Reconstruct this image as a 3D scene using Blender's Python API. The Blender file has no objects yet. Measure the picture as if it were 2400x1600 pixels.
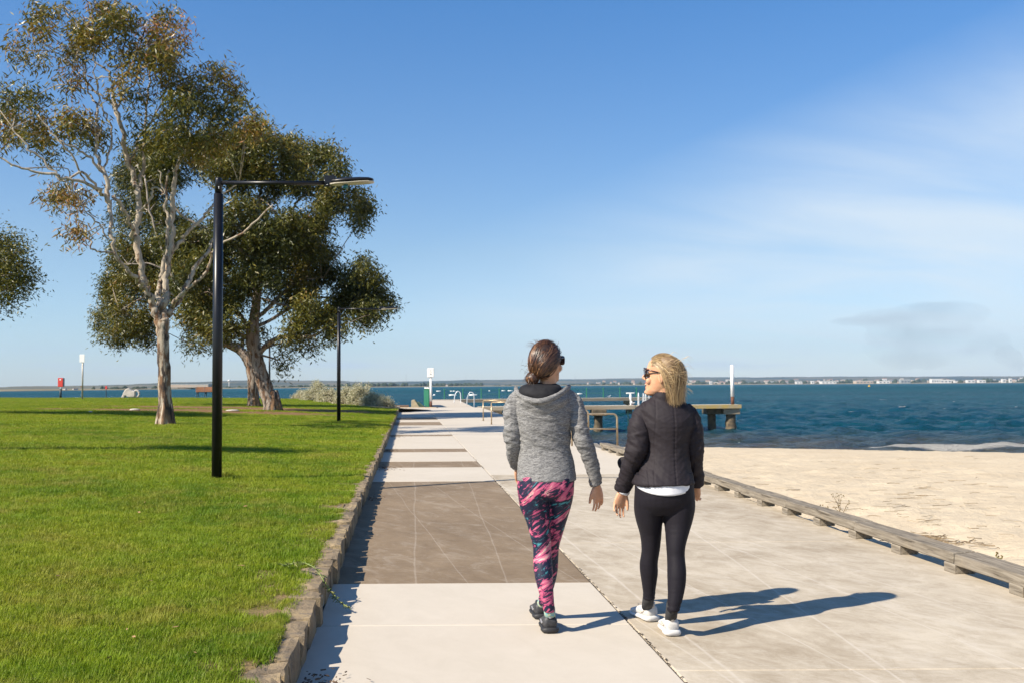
import bpy, math, random
import numpy as np
from mathutils import Vector, Matrix
random.seed(7)
RNG = np.random.default_rng(11)
SC = bpy.context.scene
COL = SC.collection
PI = math.pi

# ------------------------------------------------------------------ camera
F = 2333.0                      # focal length in photo pixels (2400 wide) = 35 mm
EYE = Vector((0, 0, 1.46))
PITCH = math.radians(2.504)
ROLL = math.radians(0.37)
Fw = Vector((0, math.cos(PITCH), math.sin(PITCH)))
R0 = Vector((1, 0, 0)); U0 = Vector((0, -math.sin(PITCH), math.cos(PITCH)))
Rt = math.cos(ROLL) * R0 - math.sin(ROLL) * U0
Up = math.sin(ROLL) * R0 + math.cos(ROLL) * U0
cam = bpy.data.cameras.new("camera"); co = bpy.data.objects.new("camera", cam); COL.objects.link(co)
cam.lens = 35; cam.sensor_width = 36; cam.clip_start = 0.05; cam.clip_end = 40000
mw = Matrix(((Rt.x, Up.x, -Fw.x, EYE.x), (Rt.y, Up.y, -Fw.y, EYE.y), (Rt.z, Up.z, -Fw.z, EYE.z), (0, 0, 0, 1)))
co.matrix_world = mw
SC.camera = co
cam.dof.use_dof = True; cam.dof.focus_distance = 6.2; cam.dof.aperture_fstop = 8.0

# ------------------------------------------------------------------ sky and sun
SUN_EL = math.radians(39.6)
SHAD = Vector((0.848, 0.530, 0))            # way the shadows fall
sun_dir = Vector((-SHAD.x * math.cos(SUN_EL), -SHAD.y * math.cos(SUN_EL), math.sin(SUN_EL)))
w = bpy.data.worlds.new("World"); SC.world = w; w.use_nodes = True
nt = w.node_tree; nt.nodes.clear()
def wn(t, **k):
    n = nt.nodes.new(t)
    for a, b in k.items(): setattr(n, a, b)
    return n
def wmath(op, a, b=None, clamp=False):
    n = wn('ShaderNodeMath', operation=op); n.use_clamp = clamp
    for i, v in enumerate((a, b)):
        if v is None: continue
        if isinstance(v, (int, float)): n.inputs[i].default_value = v
        else: nt.links.new(v, n.inputs[i])
    return n.outputs[0]
out = wn('ShaderNodeOutputWorld'); bg = wn('ShaderNodeBackground')
sky = wn('ShaderNodeTexSky', sky_type='NISHITA'); sky.sun_disc = False
sky.sun_elevation = SUN_EL; sky.sun_rotation = math.atan2(sun_dir.x, sun_dir.y) % (2 * PI)
sky.altitude = 0; sky.air_density = 1.0; sky.dust_density = 0.2; sky.ozone_density = 3.0
tc = wn('ShaderNodeTexCoord'); sep = wn('ShaderNodeSeparateXYZ'); nt.links.new(tc.outputs['Generated'], sep.inputs[0])
zc = wmath('MAXIMUM', sep.outputs[2], 0.02)
# high cirrus: noise on a flat layer far overhead, streaked east-west
px = wmath('DIVIDE', sep.outputs[0], wmath('ADD', zc, 0.12)); py = wmath('DIVIDE', sep.outputs[1], wmath('ADD', zc, 0.12))
comb = wn('ShaderNodeCombineXYZ'); nt.links.new(px, comb.inputs[0]); nt.links.new(py, comb.inputs[1])
mp0 = wn('ShaderNodeMapping'); mp0.inputs['Rotation'].default_value = (0, 0, math.radians(-20)); mp = wn('ShaderNodeMapping'); mp.inputs['Scale'].default_value = (0.5, 1.3, 1)
nt.links.new(comb.outputs[0], mp0.inputs[0]); nt.links.new(mp0.outputs[0], mp.inputs[0])
n1 = wn('ShaderNodeTexNoise'); n1.inputs['Scale'].default_value = 0.9; n1.inputs['Detail'].default_value = 9; n1.inputs['Roughness'].default_value = 0.55; n1.inputs['Distortion'].default_value = 0.8
nt.links.new(mp.outputs[0], n1.inputs['Vector'])
c1 = wmath('MULTIPLY', wmath('SUBTRACT', n1.outputs[0], 0.36, ), 2.8, True)
# the cirrus field lies to the right (east), thins out to the left and upwards
side = wmath('MULTIPLY', wmath('ADD', sep.outputs[0], 0.22), 2.1, True)
low = wmath('SUBTRACT', 1.0, wmath('MULTIPLY', wmath('SUBTRACT', sep.outputs[2], wmath('ADD', wmath('MULTIPLY', sep.outputs[0], 0.36), 0.05)), 8.0), True)
side = wmath('MULTIPLY', wmath('ADD', side, 0.12), low, True)
cl = wmath('MULTIPLY', wmath('ADD', wmath('MULTIPLY', c1, 0.70), 0.34), side, True)
# flat grey little clouds just above the horizon
mp2 = wn('ShaderNodeMapping'); mp2.inputs['Scale'].default_value = (5.0, 5.0, 42)
nt.links.new(tc.outputs['Generated'], mp2.inputs[0])
n2 = wn('ShaderNodeTexNoise'); n2.inputs['Scale'].default_value = 1.6; n2.inputs['Detail'].default_value = 7; nt.links.new(mp2.outputs[0], n2.inputs['Vector'])
lowband = wmath('SUBTRACT', 1.0, wmath('ABSOLUTE', wmath('MULTIPLY', wmath('SUBTRACT', sep.outputs[2], 0.018), 45.0)), True)
c2 = wmath('MULTIPLY', wmath('MULTIPLY', wmath('SUBTRACT', n2.outputs[0], 0.50), 3.2, True), lowband, True)
tint = wn('ShaderNodeMix', data_type='RGBA', blend_type='MULTIPLY'); tint.inputs[0].default_value = 1.0
nt.links.new(sky.outputs[0], tint.inputs[6]); elr = wn('ShaderNodeValToRGB'); nt.links.new(sep.outputs[2], elr.inputs[0]); ee = elr.color_ramp.elements
ee[0].position = 0.0; ee[0].color = (.84, .96, 1.20, 1); ee[1].position = 0.38; ee[1].color = (.50, .93, 1.27, 1)
em = ee.new(0.13); em.color = (.90, .97, 1.05, 1)
nt.links.new(elr.outputs[0], tint.inputs[7])
SKY_TINT = tint
mxa = wn('ShaderNodeMix', data_type='RGBA'); nt.links.new(wmath('MULTIPLY', cl, 0.78), mxa.inputs[0]); nt.links.new(tint.outputs[2], mxa.inputs[6]); mxa.inputs[7].default_value = (6.3, 7.0, 7.5, 1)
mxb = wn('ShaderNodeMix', data_type='RGBA'); nt.links.new(wmath('MULTIPLY', c2, 0.55), mxb.inputs[0]); nt.links.new(mxa.outputs[2], mxb.inputs[6]); mxb.inputs[7].default_value = (4.4, 5.3, 7.3, 1)
bg.inputs[1].default_value = 0.0725
nt.links.new(mxb.outputs[2], bg.inputs[0]); nt.links.new(bg.outputs[0], out.inputs[0])
sl = bpy.data.lights.new("sun", 'SUN'); so = bpy.data.objects.new("sun", sl); COL.objects.link(so)
sl.energy = 5.0; sl.angle = math.radians(0.53); sl.color = (1.0, 0.90, 0.75)
so.rotation_euler = sun_dir.to_track_quat('Z', 'Y').to_euler()
SC.view_settings.view_transform = 'Standard'; SC.view_settings.look = 'None'
SC.view_settings.exposure = 0.85; SC.view_settings.gamma = 1.0; SC.view_settings.use_curve_mapping = False
SC.render.engine = 'CYCLES'
SC.cycles.max_bounces = 6; SC.cycles.diffuse_bounces = 3; SC.cycles.glossy_bounces = 3; SC.cycles.transmission_bounces = 3
SC.cycles.volume_bounces = 0; SC.cycles.transparent_max_bounces = 6

# ------------------------------------------------------------------ helpers
def ray(px, py):
    return Fw + Rt * ((px - 1200) / F) - Up * ((py - 800) / F)
def P(px, py, d):               # the point seen at a photo pixel, d metres ahead
    r = ray(px, py); return EYE + r * (d / r.y)
def G(px, py, z=0.0):           # the point of the level z seen there
    r = ray(px, py); return EYE + r * ((z - EYE.z) / r.z)

def _h(ix, iy, iz, s):
    n = (ix * 374761393 + iy * 668265263 + iz * 2147483647 + s * 1274126177) & 0xffffffff
    n = ((n ^ (n >> 13)) * 1274126177) & 0xffffffff
    n = ((n ^ (n >> 16)) * 2246822519) & 0xffffffff
    return ((n ^ (n >> 15)) & 0xffffff) / 16777215.0
def noise(p, s=0):              # value noise, p (n,3) -> 0..1
    p = np.asarray(p, float); i = np.floor(p).astype(np.int64); f = p - i; f = f * f * (3 - 2 * f)
    r = 0
    for dx in (0, 1):
        for dy in (0, 1):
            for dz in (0, 1):
                wgt = (f[:, 0] if dx else 1 - f[:, 0]) * (f[:, 1] if dy else 1 - f[:, 1]) * (f[:, 2] if dz else 1 - f[:, 2])
                r = r + wgt * _h(i[:, 0] + dx, i[:, 1] + dy, i[:, 2] + dz, s)
    return r
def fbm(p, o=4, s=0):
    p = np.asarray(p, float); r = 0; a = 0.5; t = 0
    for k in range(o):
        r = r + a * noise(p * 2 ** k, s + k); t += a; a *= .5
    return r / t
def sstep(x, a, b):
    t = np.clip((np.asarray(x, float) - a) / (b - a), 0, 1); return t * t * (3 - 2 * t)

def link(name, me, mat=None, parent=None, smooth=False):
    o = bpy.data.objects.new(name, me); COL.objects.link(o)
    if mat is not None and len(me.materials) == 0: me.materials.append(mat)
    if parent is not None: o.parent = parent
    if smooth:
        me.polygons.foreach_set('use_smooth', np.ones(len(me.polygons), bool))
    return o
def tag(o, label=None, cat=None, group=None, kind=None):
    if label: o['label'] = label
    if cat: o['category'] = cat
    if group: o['group'] = group
    if kind: o['kind'] = kind
    return o
def empty(name, loc, label=None, cat=None, group=None, kind=None, rz=0):
    o = bpy.data.objects.new(name, None); COL.objects.link(o); o.location = loc; o.rotation_euler.z = rz
    o.empty_display_size = .2
    return tag(o, label, cat, group, kind)
def npmesh(name, V, Fc, mats=None):
    """V (n,3), Fc (m,k) with one k"""
    V = np.asarray(V, np.float32); Fc = np.asarray(Fc, np.int32)
    me = bpy.data.meshes.new(name); k = Fc.shape[1]
    me.vertices.add(len(V)); me.vertices.foreach_set('co', V.ravel())
    me.loops.add(Fc.size); me.loops.foreach_set('vertex_index', Fc.ravel())
    me.polygons.add(len(Fc)); me.polygons.foreach_set('loop_start', np.arange(0, Fc.size, k, dtype=np.int32))
    me.update(calc_edges=True); me.validate()
    return me
def grid_faces(nr, nc):
    a = np.arange((nr - 1) * (nc - 1)); r = a // (nc - 1); c = a % (nc - 1); i = r * nc + c
    return np.stack([i, i + 1, i + nc + 1, i + nc], 1)
def attr(me, name, vals):
    a = me.attributes.new(name, 'FLOAT', 'POINT'); a.data.foreach_set('value', np.asarray(vals, np.float32))

class MB:                       # collects boxes, tubes, lofts into one mesh
    def __init__(s): s.v = []; s.f = []
    def add(s, V, Fs):
        n = len(s.v); s.v += [tuple(x) for x in V]; s.f += [tuple(i + n for i in f) for f in Fs]; return s
    def box(s, c, d, rz=0, m=None):
        x, y, z = (q / 2 for q in d)
        V = [Vector((a * x, b * y, e * z)) for a in (-1, 1) for b in (-1, 1) for e in (-1, 1)]
        R = m if m is not None else Matrix.Rotation(rz, 3, 'Z')
        V = [R @ q + Vector(c) for q in V]
        return s.add(V, [(0, 1, 3, 2), (4, 6, 7, 5), (0, 4, 5, 1), (2, 3, 7, 6), (0, 2, 6, 4), (1, 5, 7, 3)])
    def rings(s, rings, close=True, caps=True):
        n = len(rings[0]); V = [p for r in rings for p in r]; Fs = []
        for i in range(len(rings) - 1):
            for j in range(n if close else n - 1):
                a = i * n + j; b = i * n + (j + 1) % n
                Fs.append((a, b, b + n, a + n))
        if caps:
            Fs.append(tuple(range(n))[::-1]); Fs.append(tuple((len(rings) - 1) * n + j for j in range(n)))
        return s.add(V, Fs)
    def tube(s, pts, rad, n=8, caps=True):
        pts = [Vector(p) for p in pts]
        if not hasattr(rad, '__len__'): rad = [rad] * len(pts)
        prev = None; rr = []
        for i, p in enumerate(pts):
            t = (pts[min(i + 1, len(pts) - 1)] - pts[max(i - 1, 0)]).normalized()
            if prev is None:
                u = t.orthogonal().normalized()
            else:
                u = (prev - t * prev.dot(t))
                u = u.normalized() if u.length > 1e-6 else t.orthogonal().normalized()
            prev = u; v = t.cross(u)
            rr.append([p + (u * math.cos(2 * PI * k / n) + v * math.sin(2 * PI * k / n)) * rad[i] for k in range(n)])
        return s.rings(rr, caps=caps)
    def ell(s, rows, n=28):     # rows of (x, y, z, rx, ry)
        return s.rings([[Vector((x + rx * math.cos(2 * PI * k / n), y + ry * math.sin(2 * PI * k / n), z)) for k in range(n)] for x, y, z, rx, ry in rows])
    def cyl(s, c, r, h, n=12, r2=None):
        r2 = r if r2 is None else r2
        return s.ell([(c[0], c[1], c[2], r, r), (c[0], c[1], c[2] + h, r2, r2)], n)
    def ball(s, c, r, n=12, m=8, M3=None):
        r = r if hasattr(r, '__len__') else (r, r, r); rr = []
        for i in range(m + 1):
            a = PI * (i / m) ; a = min(max(a, .06), PI - .06)
            ring = [Vector((r[0] * math.sin(a) * math.cos(2 * PI * k / n), r[1] * math.sin(a) * math.sin(2 * PI * k / n), -r[2] * math.cos(a))) for k in range(n)]
            rr.append([(M3 @ q if M3 is not None else q) + Vector(c) for q in ring])
        return s.rings(rr)
    def mesh(s, name, bevel=0, seg=1):
        me = bpy.data.meshes.new(name); me.from_pydata(s.v, [], s.f); me.update()
        import bmesh
        b = bmesh.new(); b.from_mesh(me); bmesh.ops.recalc_face_normals(b, faces=b.faces)
        if bevel: bmesh.ops.bevel(b, geom=list(b.edges), offset=bevel, segments=seg, affect='EDGES', clamp_overlap=True)
        b.to_mesh(me); b.free()
        return me
    def build(s, name, mat, parent=None, smooth=False, bevel=0, off=None):
        if off is not None: s.v = [tuple(Vector(q) - Vector(off)) for q in s.v]
        return link(name, s.mesh(name, bevel), mat, parent, smooth)
def spline(pts, k=4):           # Catmull-Rom through rows of numbers
    P_ = np.array(pts, float); n = len(P_); o = []
    for i in range(n - 1):
        a, b, c, d = P_[max(i - 1, 0)], P_[i], P_[i + 1], P_[min(i + 2, n - 1)]
        for j in range(k):
            t = j / k
            o.append(.5 * ((2 * b) + (-a + c) * t + (2 * a - 5 * b + 4 * c - d) * t * t + (-a + 3 * b - 3 * c + d) * t ** 3))
    o.append(P_[-1]); return np.array(o)

# ------------------------------------------------------------------ materials
class NB:
    def __init__(s, name):
        s.m = bpy.data.materials.new(name); s.m.use_nodes = True; s.t = s.m.node_tree; s.t.nodes.clear()
        s.out = s.n('ShaderNodeOutputMaterial'); s.b = s.n('ShaderNodeBsdfPrincipled'); s.l(s.b.outputs[0], s.out.inputs[0])
        s.tc = s.n('ShaderNodeTexCoord'); s.geo = s.n('ShaderNodeNewGeometry')
    def n(s, t, **k):
        q = s.t.nodes.new(t)
        for a, b in k.items(): setattr(q, a, b)
        return q
    def l(s, a, b): s.t.links.new(a, b)
    def put(s, v, sock):
        if hasattr(v, 'links') or hasattr(v, 'is_linked'): s.l(v, sock)
        elif hasattr(v, '__len__') and len(v) == 3 and sock.type == 'RGBA': sock.default_value = (*v, 1)
        else: sock.default_value = v
    def math(s, op, a, b=None, clamp=False):
        q = s.n('ShaderNodeMath', operation=op); q.use_clamp = clamp; s.put(a, q.inputs[0])
        if b is not None: s.put(b, q.inputs[1])
        return q.outputs[0]
    def pos(s, scale=(1, 1, 1), rot=(0, 0, 0), world=False):
        q = s.n('ShaderNodeMapping'); q.inputs['Scale'].default_value = scale; src = s.geo.outputs['Position'] if world else s.tc.outputs['Object']
        if any(rot): q0 = s.n('ShaderNodeMapping'); q0.inputs['Rotation'].default_value = rot; s.l(src, q0.inputs[0]); src = q0.outputs[0]
        s.l(src, q.inputs[0]); return q.outputs[0]
    def noise(s, vec, scale=5, detail=4, rough=.5, dist=0):
        q = s.n('ShaderNodeTexNoise'); s.l(vec, q.inputs['Vector']); q.inputs['Scale'].default_value = scale
        q.inputs['Detail'].default_value = detail; q.inputs['Roughness'].default_value = rough; q.inputs['Distortion'].default_value = dist
        return q.outputs[0]
    def vor(s, vec, scale=5, feat='F1', out='Distance'):
        q = s.n('ShaderNodeTexVoronoi', feature=feat); s.l(vec, q.inputs['Vector']); q.inputs['Scale'].default_value = scale
        return q.outputs[out]
    def ramp(s, fac, stops, interp='LINEAR'):
        q = s.n('ShaderNodeValToRGB'); q.color_ramp.interpolation = interp; s.l(fac, q.inputs[0]); e = q.color_ramp.elements
        while len(e) > 1: e.remove(e[-1])
        e[0].position = stops[0][0]; c = stops[0][1]; e[0].color = (*c, 1) if hasattr(c, '__len__') else (c, c, c, 1)
        for p, c in stops[1:]:
            x = e.new(p); x.color = (*c, 1) if hasattr(c, '__len__') else (c, c, c, 1)
        return q.outputs[0]
    def mix(s, fac, a, b, mode='MIX'):
        q = s.n('ShaderNodeMix', data_type='RGBA', blend_type=mode); s.put(fac, q.inputs[0]); s.put(a, q.inputs[6]); s.put(b, q.inputs[7])
        return q.outputs[2]
    def bump(s, h, strength=.3, dist=.01, prev=None):
        q = s.n('ShaderNodeBump'); s.put(h, q.inputs['Height']); q.inputs['Strength'].default_value = strength; q.inputs['Distance'].default_value = dist
        if prev is not None: s.l(prev, q.inputs['Normal'])
        return q.outputs[0]
    def attr(s, name):
        q = s.n('ShaderNodeAttribute'); q.attribute_name = name; return q.outputs['Fac']
    def fin(s, col=None, rough=None, nor=None, metal=None, spec=None, **k):
        if col is not None: s.put(col, s.b.inputs['Base Color'])
        if rough is not None: s.put(rough, s.b.inputs['Roughness'])
        if nor is not None: s.l(nor, s.b.inputs['Normal'])
        if metal is not None: s.b.inputs['Metallic'].default_value = metal
        if spec is not None: s.put(spec, s.b.inputs['Specular IOR Level'])
        for a, b in k.items(): s.put(b, s.b.inputs[a])
        return s.m
def simple(name, c1, c2=None, scale=8, rough=.6, bump=.15, bs=40, dist=.004, stretch=(1, 1, 1), metal=0, spec=.5, world=False, lo=.35, hi=.65):
    q = NB(name); v = q.pos(stretch, world=world)
    c2 = c2 or tuple(x * .75 for x in c1)
    col = q.ramp(q.noise(v, scale, 6, .6), [(lo, c1), (hi, c2)])
    return q.fin(col, rough, q.bump(q.noise(v, bs, 4, .6), bump, dist), metal, spec)
# ------------------------------------------------------------------ layout lines of the place
SEA = -1.62
def xk(y): return -0.55 - 0.104 * y            # garden kerb face
def xj(y): return 1.37 - 0.1065 * y            # joint between the two strips of paving
def xr(y): return 4.19 - 0.094 * y             # sea side of the paving
def lawn_z(x, y):
    x = np.asarray(x, float); y = np.asarray(y, float)
    z = .17 + .5 * np.tanh(np.maximum(xk(y) - x, 0) / 11)
    e = sstep(y, 6, 20)
    z = z + e * (fbm(np.stack([x * .12, y * .12, x * 0], -1).reshape(-1, 3), 2, 5).reshape(x.shape) - .5) * .10 * sstep(xk(y) - x, .3, 3)
    return z
EX = [-90, -45, -33.3, -19.2, -17.1, -11.3, -7.6, -6.2]      # far edge of the lawn
EY = [93, 87.5, 82.5, 81.5, 81.5, 64.5, 58.1, 56.5]
def y_far(x): return np.interp(x, EX, EY)
def y_shore(x): return np.interp(x, [-5, 2.5, 4.3, 9.4, 15, 22.3, 40, 90], [53, 51, 49.9, 48.9, 46.6, 43.3, 39, 32])
def onlawn(px, py):
    r = ray(px, py); t = 4.0
    for i in range(4000):
        p = EYE + r * t
        if p.z < float(lawn_z(np.array([p.x]), np.array([p.y]))[0]): break
        t += .03
    return p

# ------------------------------------------------------------------ ground materials
def concrete(name, c1, c2, streak=0.0, fine=.25):
    q = NB(name); v = q.pos(world=True)
    big = q.noise(v, .55, 7, .62)
    st = q.noise(q.pos((2.2, 1.2, 1), (0, 0, math.radians(-30)), True), 2.4, 10, .76, .6)
    brush = q.noise(q.pos((3, 90, 1), (0, 0, math.radians(-6)), True), 2.0, 3, .6)
    spk = q.noise(v, 160, 3, .7)
    f = q.math('ADD', q.math('MULTIPLY', big, .45), q.math('MULTIPLY', st, .55))
    col = q.ramp(f, [(.38, c1), (.60, c2)])
    col = q.mix(q.math('MULTIPLY', q.math('SUBTRACT', brush, .5), fine * 1.4, True), col, (.46, .42, .36))
    col = q.mix(q.math('MULTIPLY', q.math('SUBTRACT', spk, .52), 1.8 * fine, True), col, tuple(.35 * a for a in c1))
    if streak:
        s2 = q.math('ADD', q.math('MULTIPLY', q.noise(q.pos((3.2, 1.1, 1), (0, 0, math.radians(-30)), True), 1.2, 10, .74, 1.2), .7), q.math('MULTIPLY', q.noise(q.pos((7, 40, 1), (0, 0, math.radians(-8)), True), 1.0, 5, .7), .3))
        m = q.math('MULTIPLY', q.math('SUBTRACT', s2, .505), 6.5, True)
        col = q.mix(q.math('MULTIPLY', m, streak), col, (.50, .45, .375))
        # pale tyre scratches running along the way
        sx = q.n('ShaderNodeSeparateXYZ'); q.l(v, sx.inputs[0])
        wob = q.math('MULTIPLY', q.math('SUBTRACT', q.noise(q.pos((1, .4, 1), world=True), .8, 4), .5), .12)
        for cx_, sl_, wd in ((2.2, -.23, .006), (2.75, -.20, .006), (2.0, -.02, .008), (3.5, -.17, .006), (1.75, -.13, .010), (4.6, -.26, .005), (0.55, -.08, .006), (0.02, -.10, .007), (1.15, -.20, .005)):
            d = q.math('ABSOLUTE', q.math('ADD', q.math('SUBTRACT', sx.outputs[0], q.math('ADD', q.math('MULTIPLY', sx.outputs[1], sl_), cx_)), wob))
            ln = q.math('SUBTRACT', 1.0, q.math('DIVIDE', d, wd * 1.6), True)
            ln = q.math('MULTIPLY', ln, q.math('MULTIPLY', q.noise(q.pos((4, 2, 1), world=True), 3.5, 3), 1.1), True)
            col = q.mix(q.math('MULTIPLY', ln, min(1, streak * 1.2)), col, (.54, .49, .42))
    nor = q.bump(q.math('ADD', q.math('MULTIPLY', brush, .6), spk), .25, .003)
    return q.fin(col, .88, nor, spec=.25)
M_PALE = concrete('pale_concrete', (.46, .410, .338), (.505, .452, .378), 0, .18)
M_OLD = concrete('old_concrete', (.285, .232, .165), (.485, .425, .335), .75, .42)
M_DARK = concrete('dark_aggregate', (.155, .110, .068), (.225, .165, .105), .30, .5)
M_GAP = simple('joint_filler', (.10, .085, .07), (.05, .045, .04), 30, .95)

def slab_mesh(name, a, b, c, d, top=0.0, th=.14, gap=.006, bev=.006):
    """four corners in plan (near-left, near-right, far-right, far-left)"""
    ctr = sum((Vector(q) for q in (a, b, c, d)), Vector((0, 0))) / 4
    def inset(q):
        q = Vector(q); v = (ctr - q); return q + Vector((math.copysign(gap, v.x), math.copysign(gap, v.y)))
    cs = [inset(q) for q in (a, b, c, d)]
    m = MB(); V = [(q.x, q.y, top - th) for q in cs] + [(q.x, q.y, top) for q in cs]
    m.add(V, [(3, 2, 1, 0), (4, 5, 6, 7), (0, 1, 5, 4), (1, 2, 6, 5), (2, 3, 7, 6), (3, 0, 4, 7)])
    return m.mesh(name, bev)
bed = MB()
ys = [-14, 68.0]
V = [(xk(y) - .12, y, -.15) for y in ys] + [(xr(y) - .02, y, -.15) for y in ys]
bed.add([V[0], V[2], V[3], V[1]] + [(p[0], p[1], -.012) for p in (V[0], V[2], V[3], V[1])], [(3, 2, 1, 0), (4, 5, 6, 7), (0, 1, 5, 4), (1, 2, 6, 5), (2, 3, 7, 6), (3, 0, 4, 7)])
path = bed.build('footpath', M_GAP); tag(path, 'seaside footpath of pale and dark concrete panels', None, None, 'structure')
# left strip: pale panels with dark bands
cuts = [(-14, 'p'), (-9, 'p'), (-4, 'p'), (1.2, 'p'), (3.9, 'p'), (6.15, 'p'), (7.45, 'd'), (15.35, 'p'), (17.95, 'd'), (19.4, 'p'), (22.1, 'd'), (23.3, 'p'), (26.3, 'p'), (29.1, 'd'), (30.0, 'p'), (33.6, 'p'), (37.2, 'd'), (40.6, 'p'), (43.2, 'd'), (46.4, 'p'), (51, 'p'), (56, 'p'), (61.5, 'p'), (67.3, None)]
for (y0, k), (y1, _) in zip(cuts[:-1], cuts[1:]):
    me = slab_mesh('slab', (xk(y0) - .02, y0), (xj(y0), y0), (xj(y1), y1), (xk(y1) - .02, y1), 0.0 if k == 'p' else -.003)
    link('slab', me, M_PALE if k == 'p' else M_DARK, path)
rc = [-14, -9, -4, 1.0, 5.16, 9.3, 13.0, 16.4, 20.2, 24.2, 28.5, 33, 37.5, 42, 46.5, 51, 56.5, 62, 67.3]
for y0, y1 in zip(rc[:-1], rc[1:]):
    me = slab_mesh('slab', (xj(y0), y0), (xr(y0), y0), (xr(y1), y1), (xj(y1), y1), -.002)
    link('slab', me, M_OLD if y0 < 16 else M_PALE, path)
# dark debris lying in the joint between the strips
deb = MB()
for i in range(420):
    y = 3 + 20 * random.random() ** 1.5; 
    if noise(np.array([[y * 1.3, 0, 0]]))[0] < .42: continue
    x = xj(y) + random.gauss(0, .006); a = random.random() * PI; s = .002 + .005 * random.random()
    deb.box((x, y, .002), (s, s * 2.2, .004), a)
tag(deb.build('leaf_litter', simple('litter', (.05, .038, .025), (.07, .05, .035), 60, .9)), 'dark crumbs of leaf litter in the long paving joint', None, None, 'stuff')

# seawall under the seaward edge of the paving
wall = MB()
for y0, y1 in ((17.5, 42), (42, 67.6)):
    V = [(xr(y0) - .4, y0, -2.4), (xr(y0) + .02, y0, -2.4), (xr(y1) + .02, y1, -2.4), (xr(y1) - .4, y1, -2.4)]
    wall.add(V + [(p[0], p[1], -.16) for p in V], [(3, 2, 1, 0), (4, 5, 6, 7), (0, 1, 5, 4), (1, 2, 6, 5), (2, 3, 7, 6), (3, 0, 4, 7)])
M_SEAW = simple('seawall_concrete', (.30, .27, .22), (.12, .10, .08), 3, .9, .5, 14, .02)
tag(wall.build('seawall', M_SEAW, bevel=.01), 'low concrete wall dropping from the footpath to the water', 'wall')

# ------------------------------------------------------------------ lawn
q = NB('lawn_soil'); v = q.pos(world=True)
g = q.ramp(q.noise(v, .5, 6, .6), [(.35, (.085, .115, .008)), (.65, (.15, .175, .014))])
g = q.mix(q.math('MULTIPLY', q.noise(v, 70, 3, .7), .6), g, (.03, .055, .008))
sx = q.n('ShaderNodeSeparateXYZ'); q.l(v, sx.inputs[0])
def ellmask(cx, cy, rx, ry):
    a = q.math('POWER', q.math('DIVIDE', q.math('ABSOLUTE', q.math('SUBTRACT', sx.outputs[0], cx)), rx), 2)
    b = q.math('POWER', q.math('DIVIDE', q.math('ABSOLUTE', q.math('SUBTRACT', sx.outputs[1], cy)), ry), 2)
    return q.math('SUBTRACT', 1, q.math('ADD', a, b), True)
def grass_patches(q, col, sx, v):
    global ellm
    worn = None
    for (cx, cy, rx, ry) in WORN:
        a = q.math('POWER', q.math('DIVIDE', q.math('ABSOLUTE', q.math('SUBTRACT', sx.outputs[0], cx)), rx), 2)
        b = q.math('POWER', q.math('DIVIDE', q.math('ABSOLUTE', q.math('SUBTRACT', sx.outputs[1], cy)), ry), 2)
        e = q.math('SUBTRACT', 1, q.math('ADD', a, b), True)
        worn = e if worn is None else q.math('MAXIMUM', worn, e)
    nn = q.noise(v, .7, 6, .65)
    m = q.math('MULTIPLY', q.math('SUBTRACT', q.math('ADD', worn, nn), .88), 4.0, True)
    return m
WORN = [(-13, 41, 9, 3.4), (-14, 47, 11, 4.0), (-10.5, 46.5, 6, 3), (-9, 45.5, 4, 2)]
earth = q.ramp(q.noise(v, 6, 5, .6), [(.35, (.16, .085, .04)), (.65, (.23, .15, .075))])
dry = q.math('MULTIPLY', q.math('SUBTRACT', q.noise(v, 1.1, 6, .7), .56), 3.5, True)
g = q.mix(q.math('MULTIPLY', dry, .6), g, (.22, .17, .07))
# thin dry grass where the lawn meets the kerb
edge = q.math('SUBTRACT', 1, q.math('MULTIPLY', q.math('SUBTRACT', q.math('SUBTRACT', -.55, q.math('MULTIPLY', sx.outputs[1], .104)), sx.outputs[0]), 1.1), True)
g = q.mix(q.math('MULTIPLY', q.math('SUBTRACT', q.math('ADD', edge, q.noise(v, 3.5, 5, .7)), .95), 3.0, True), g, (.24, .17, .085))
g = q.mix(grass_patches(q, g, sx, v), g, earth)
M_LAWN = q.fin(g, .95, q.bump(q.noise(v, 60, 4, .7), .8, .02), spec=.1)
ny, nx = 240, 130
yy = np.concatenate([np.linspace(-15, 0, 20), np.linspace(0.4, 1, ny - 20) ** 1 * 0])[:20]
ty = np.concatenate([yy, 0.3 + 91 * np.linspace(0, 1, ny - 20) ** 1.5])
V = []
for y in ty:
    x0 = xk(y) - .15; t = np.linspace(0, 1, nx) ** 1.8
    V.append(np.stack([x0 - 95 * t, np.full(nx, y), np.zeros(nx)], 1))
V = np.array(V)
x, y = V[..., 0], V[..., 1]
z = lawn_z(x, y) + (fbm(np.stack([x.ravel() * 2.5, y.ravel() * 2.5, x.ravel() * 0], 1), 3, 9).reshape(x.shape) - .5) * .035
over = np.maximum(y - y_far(x), 0)
z = z - np.clip(over * .55, 0, 4.0)
V[..., 2] = z
me = npmesh('lawn', V.reshape(-1, 3), grid_faces(ny, nx)[:, ::-1])
lawn = link('lawn', me, M_LAWN, smooth=True); tag(lawn, 'wide green lawn beside the footpath', None, None, 'structure')

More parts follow.
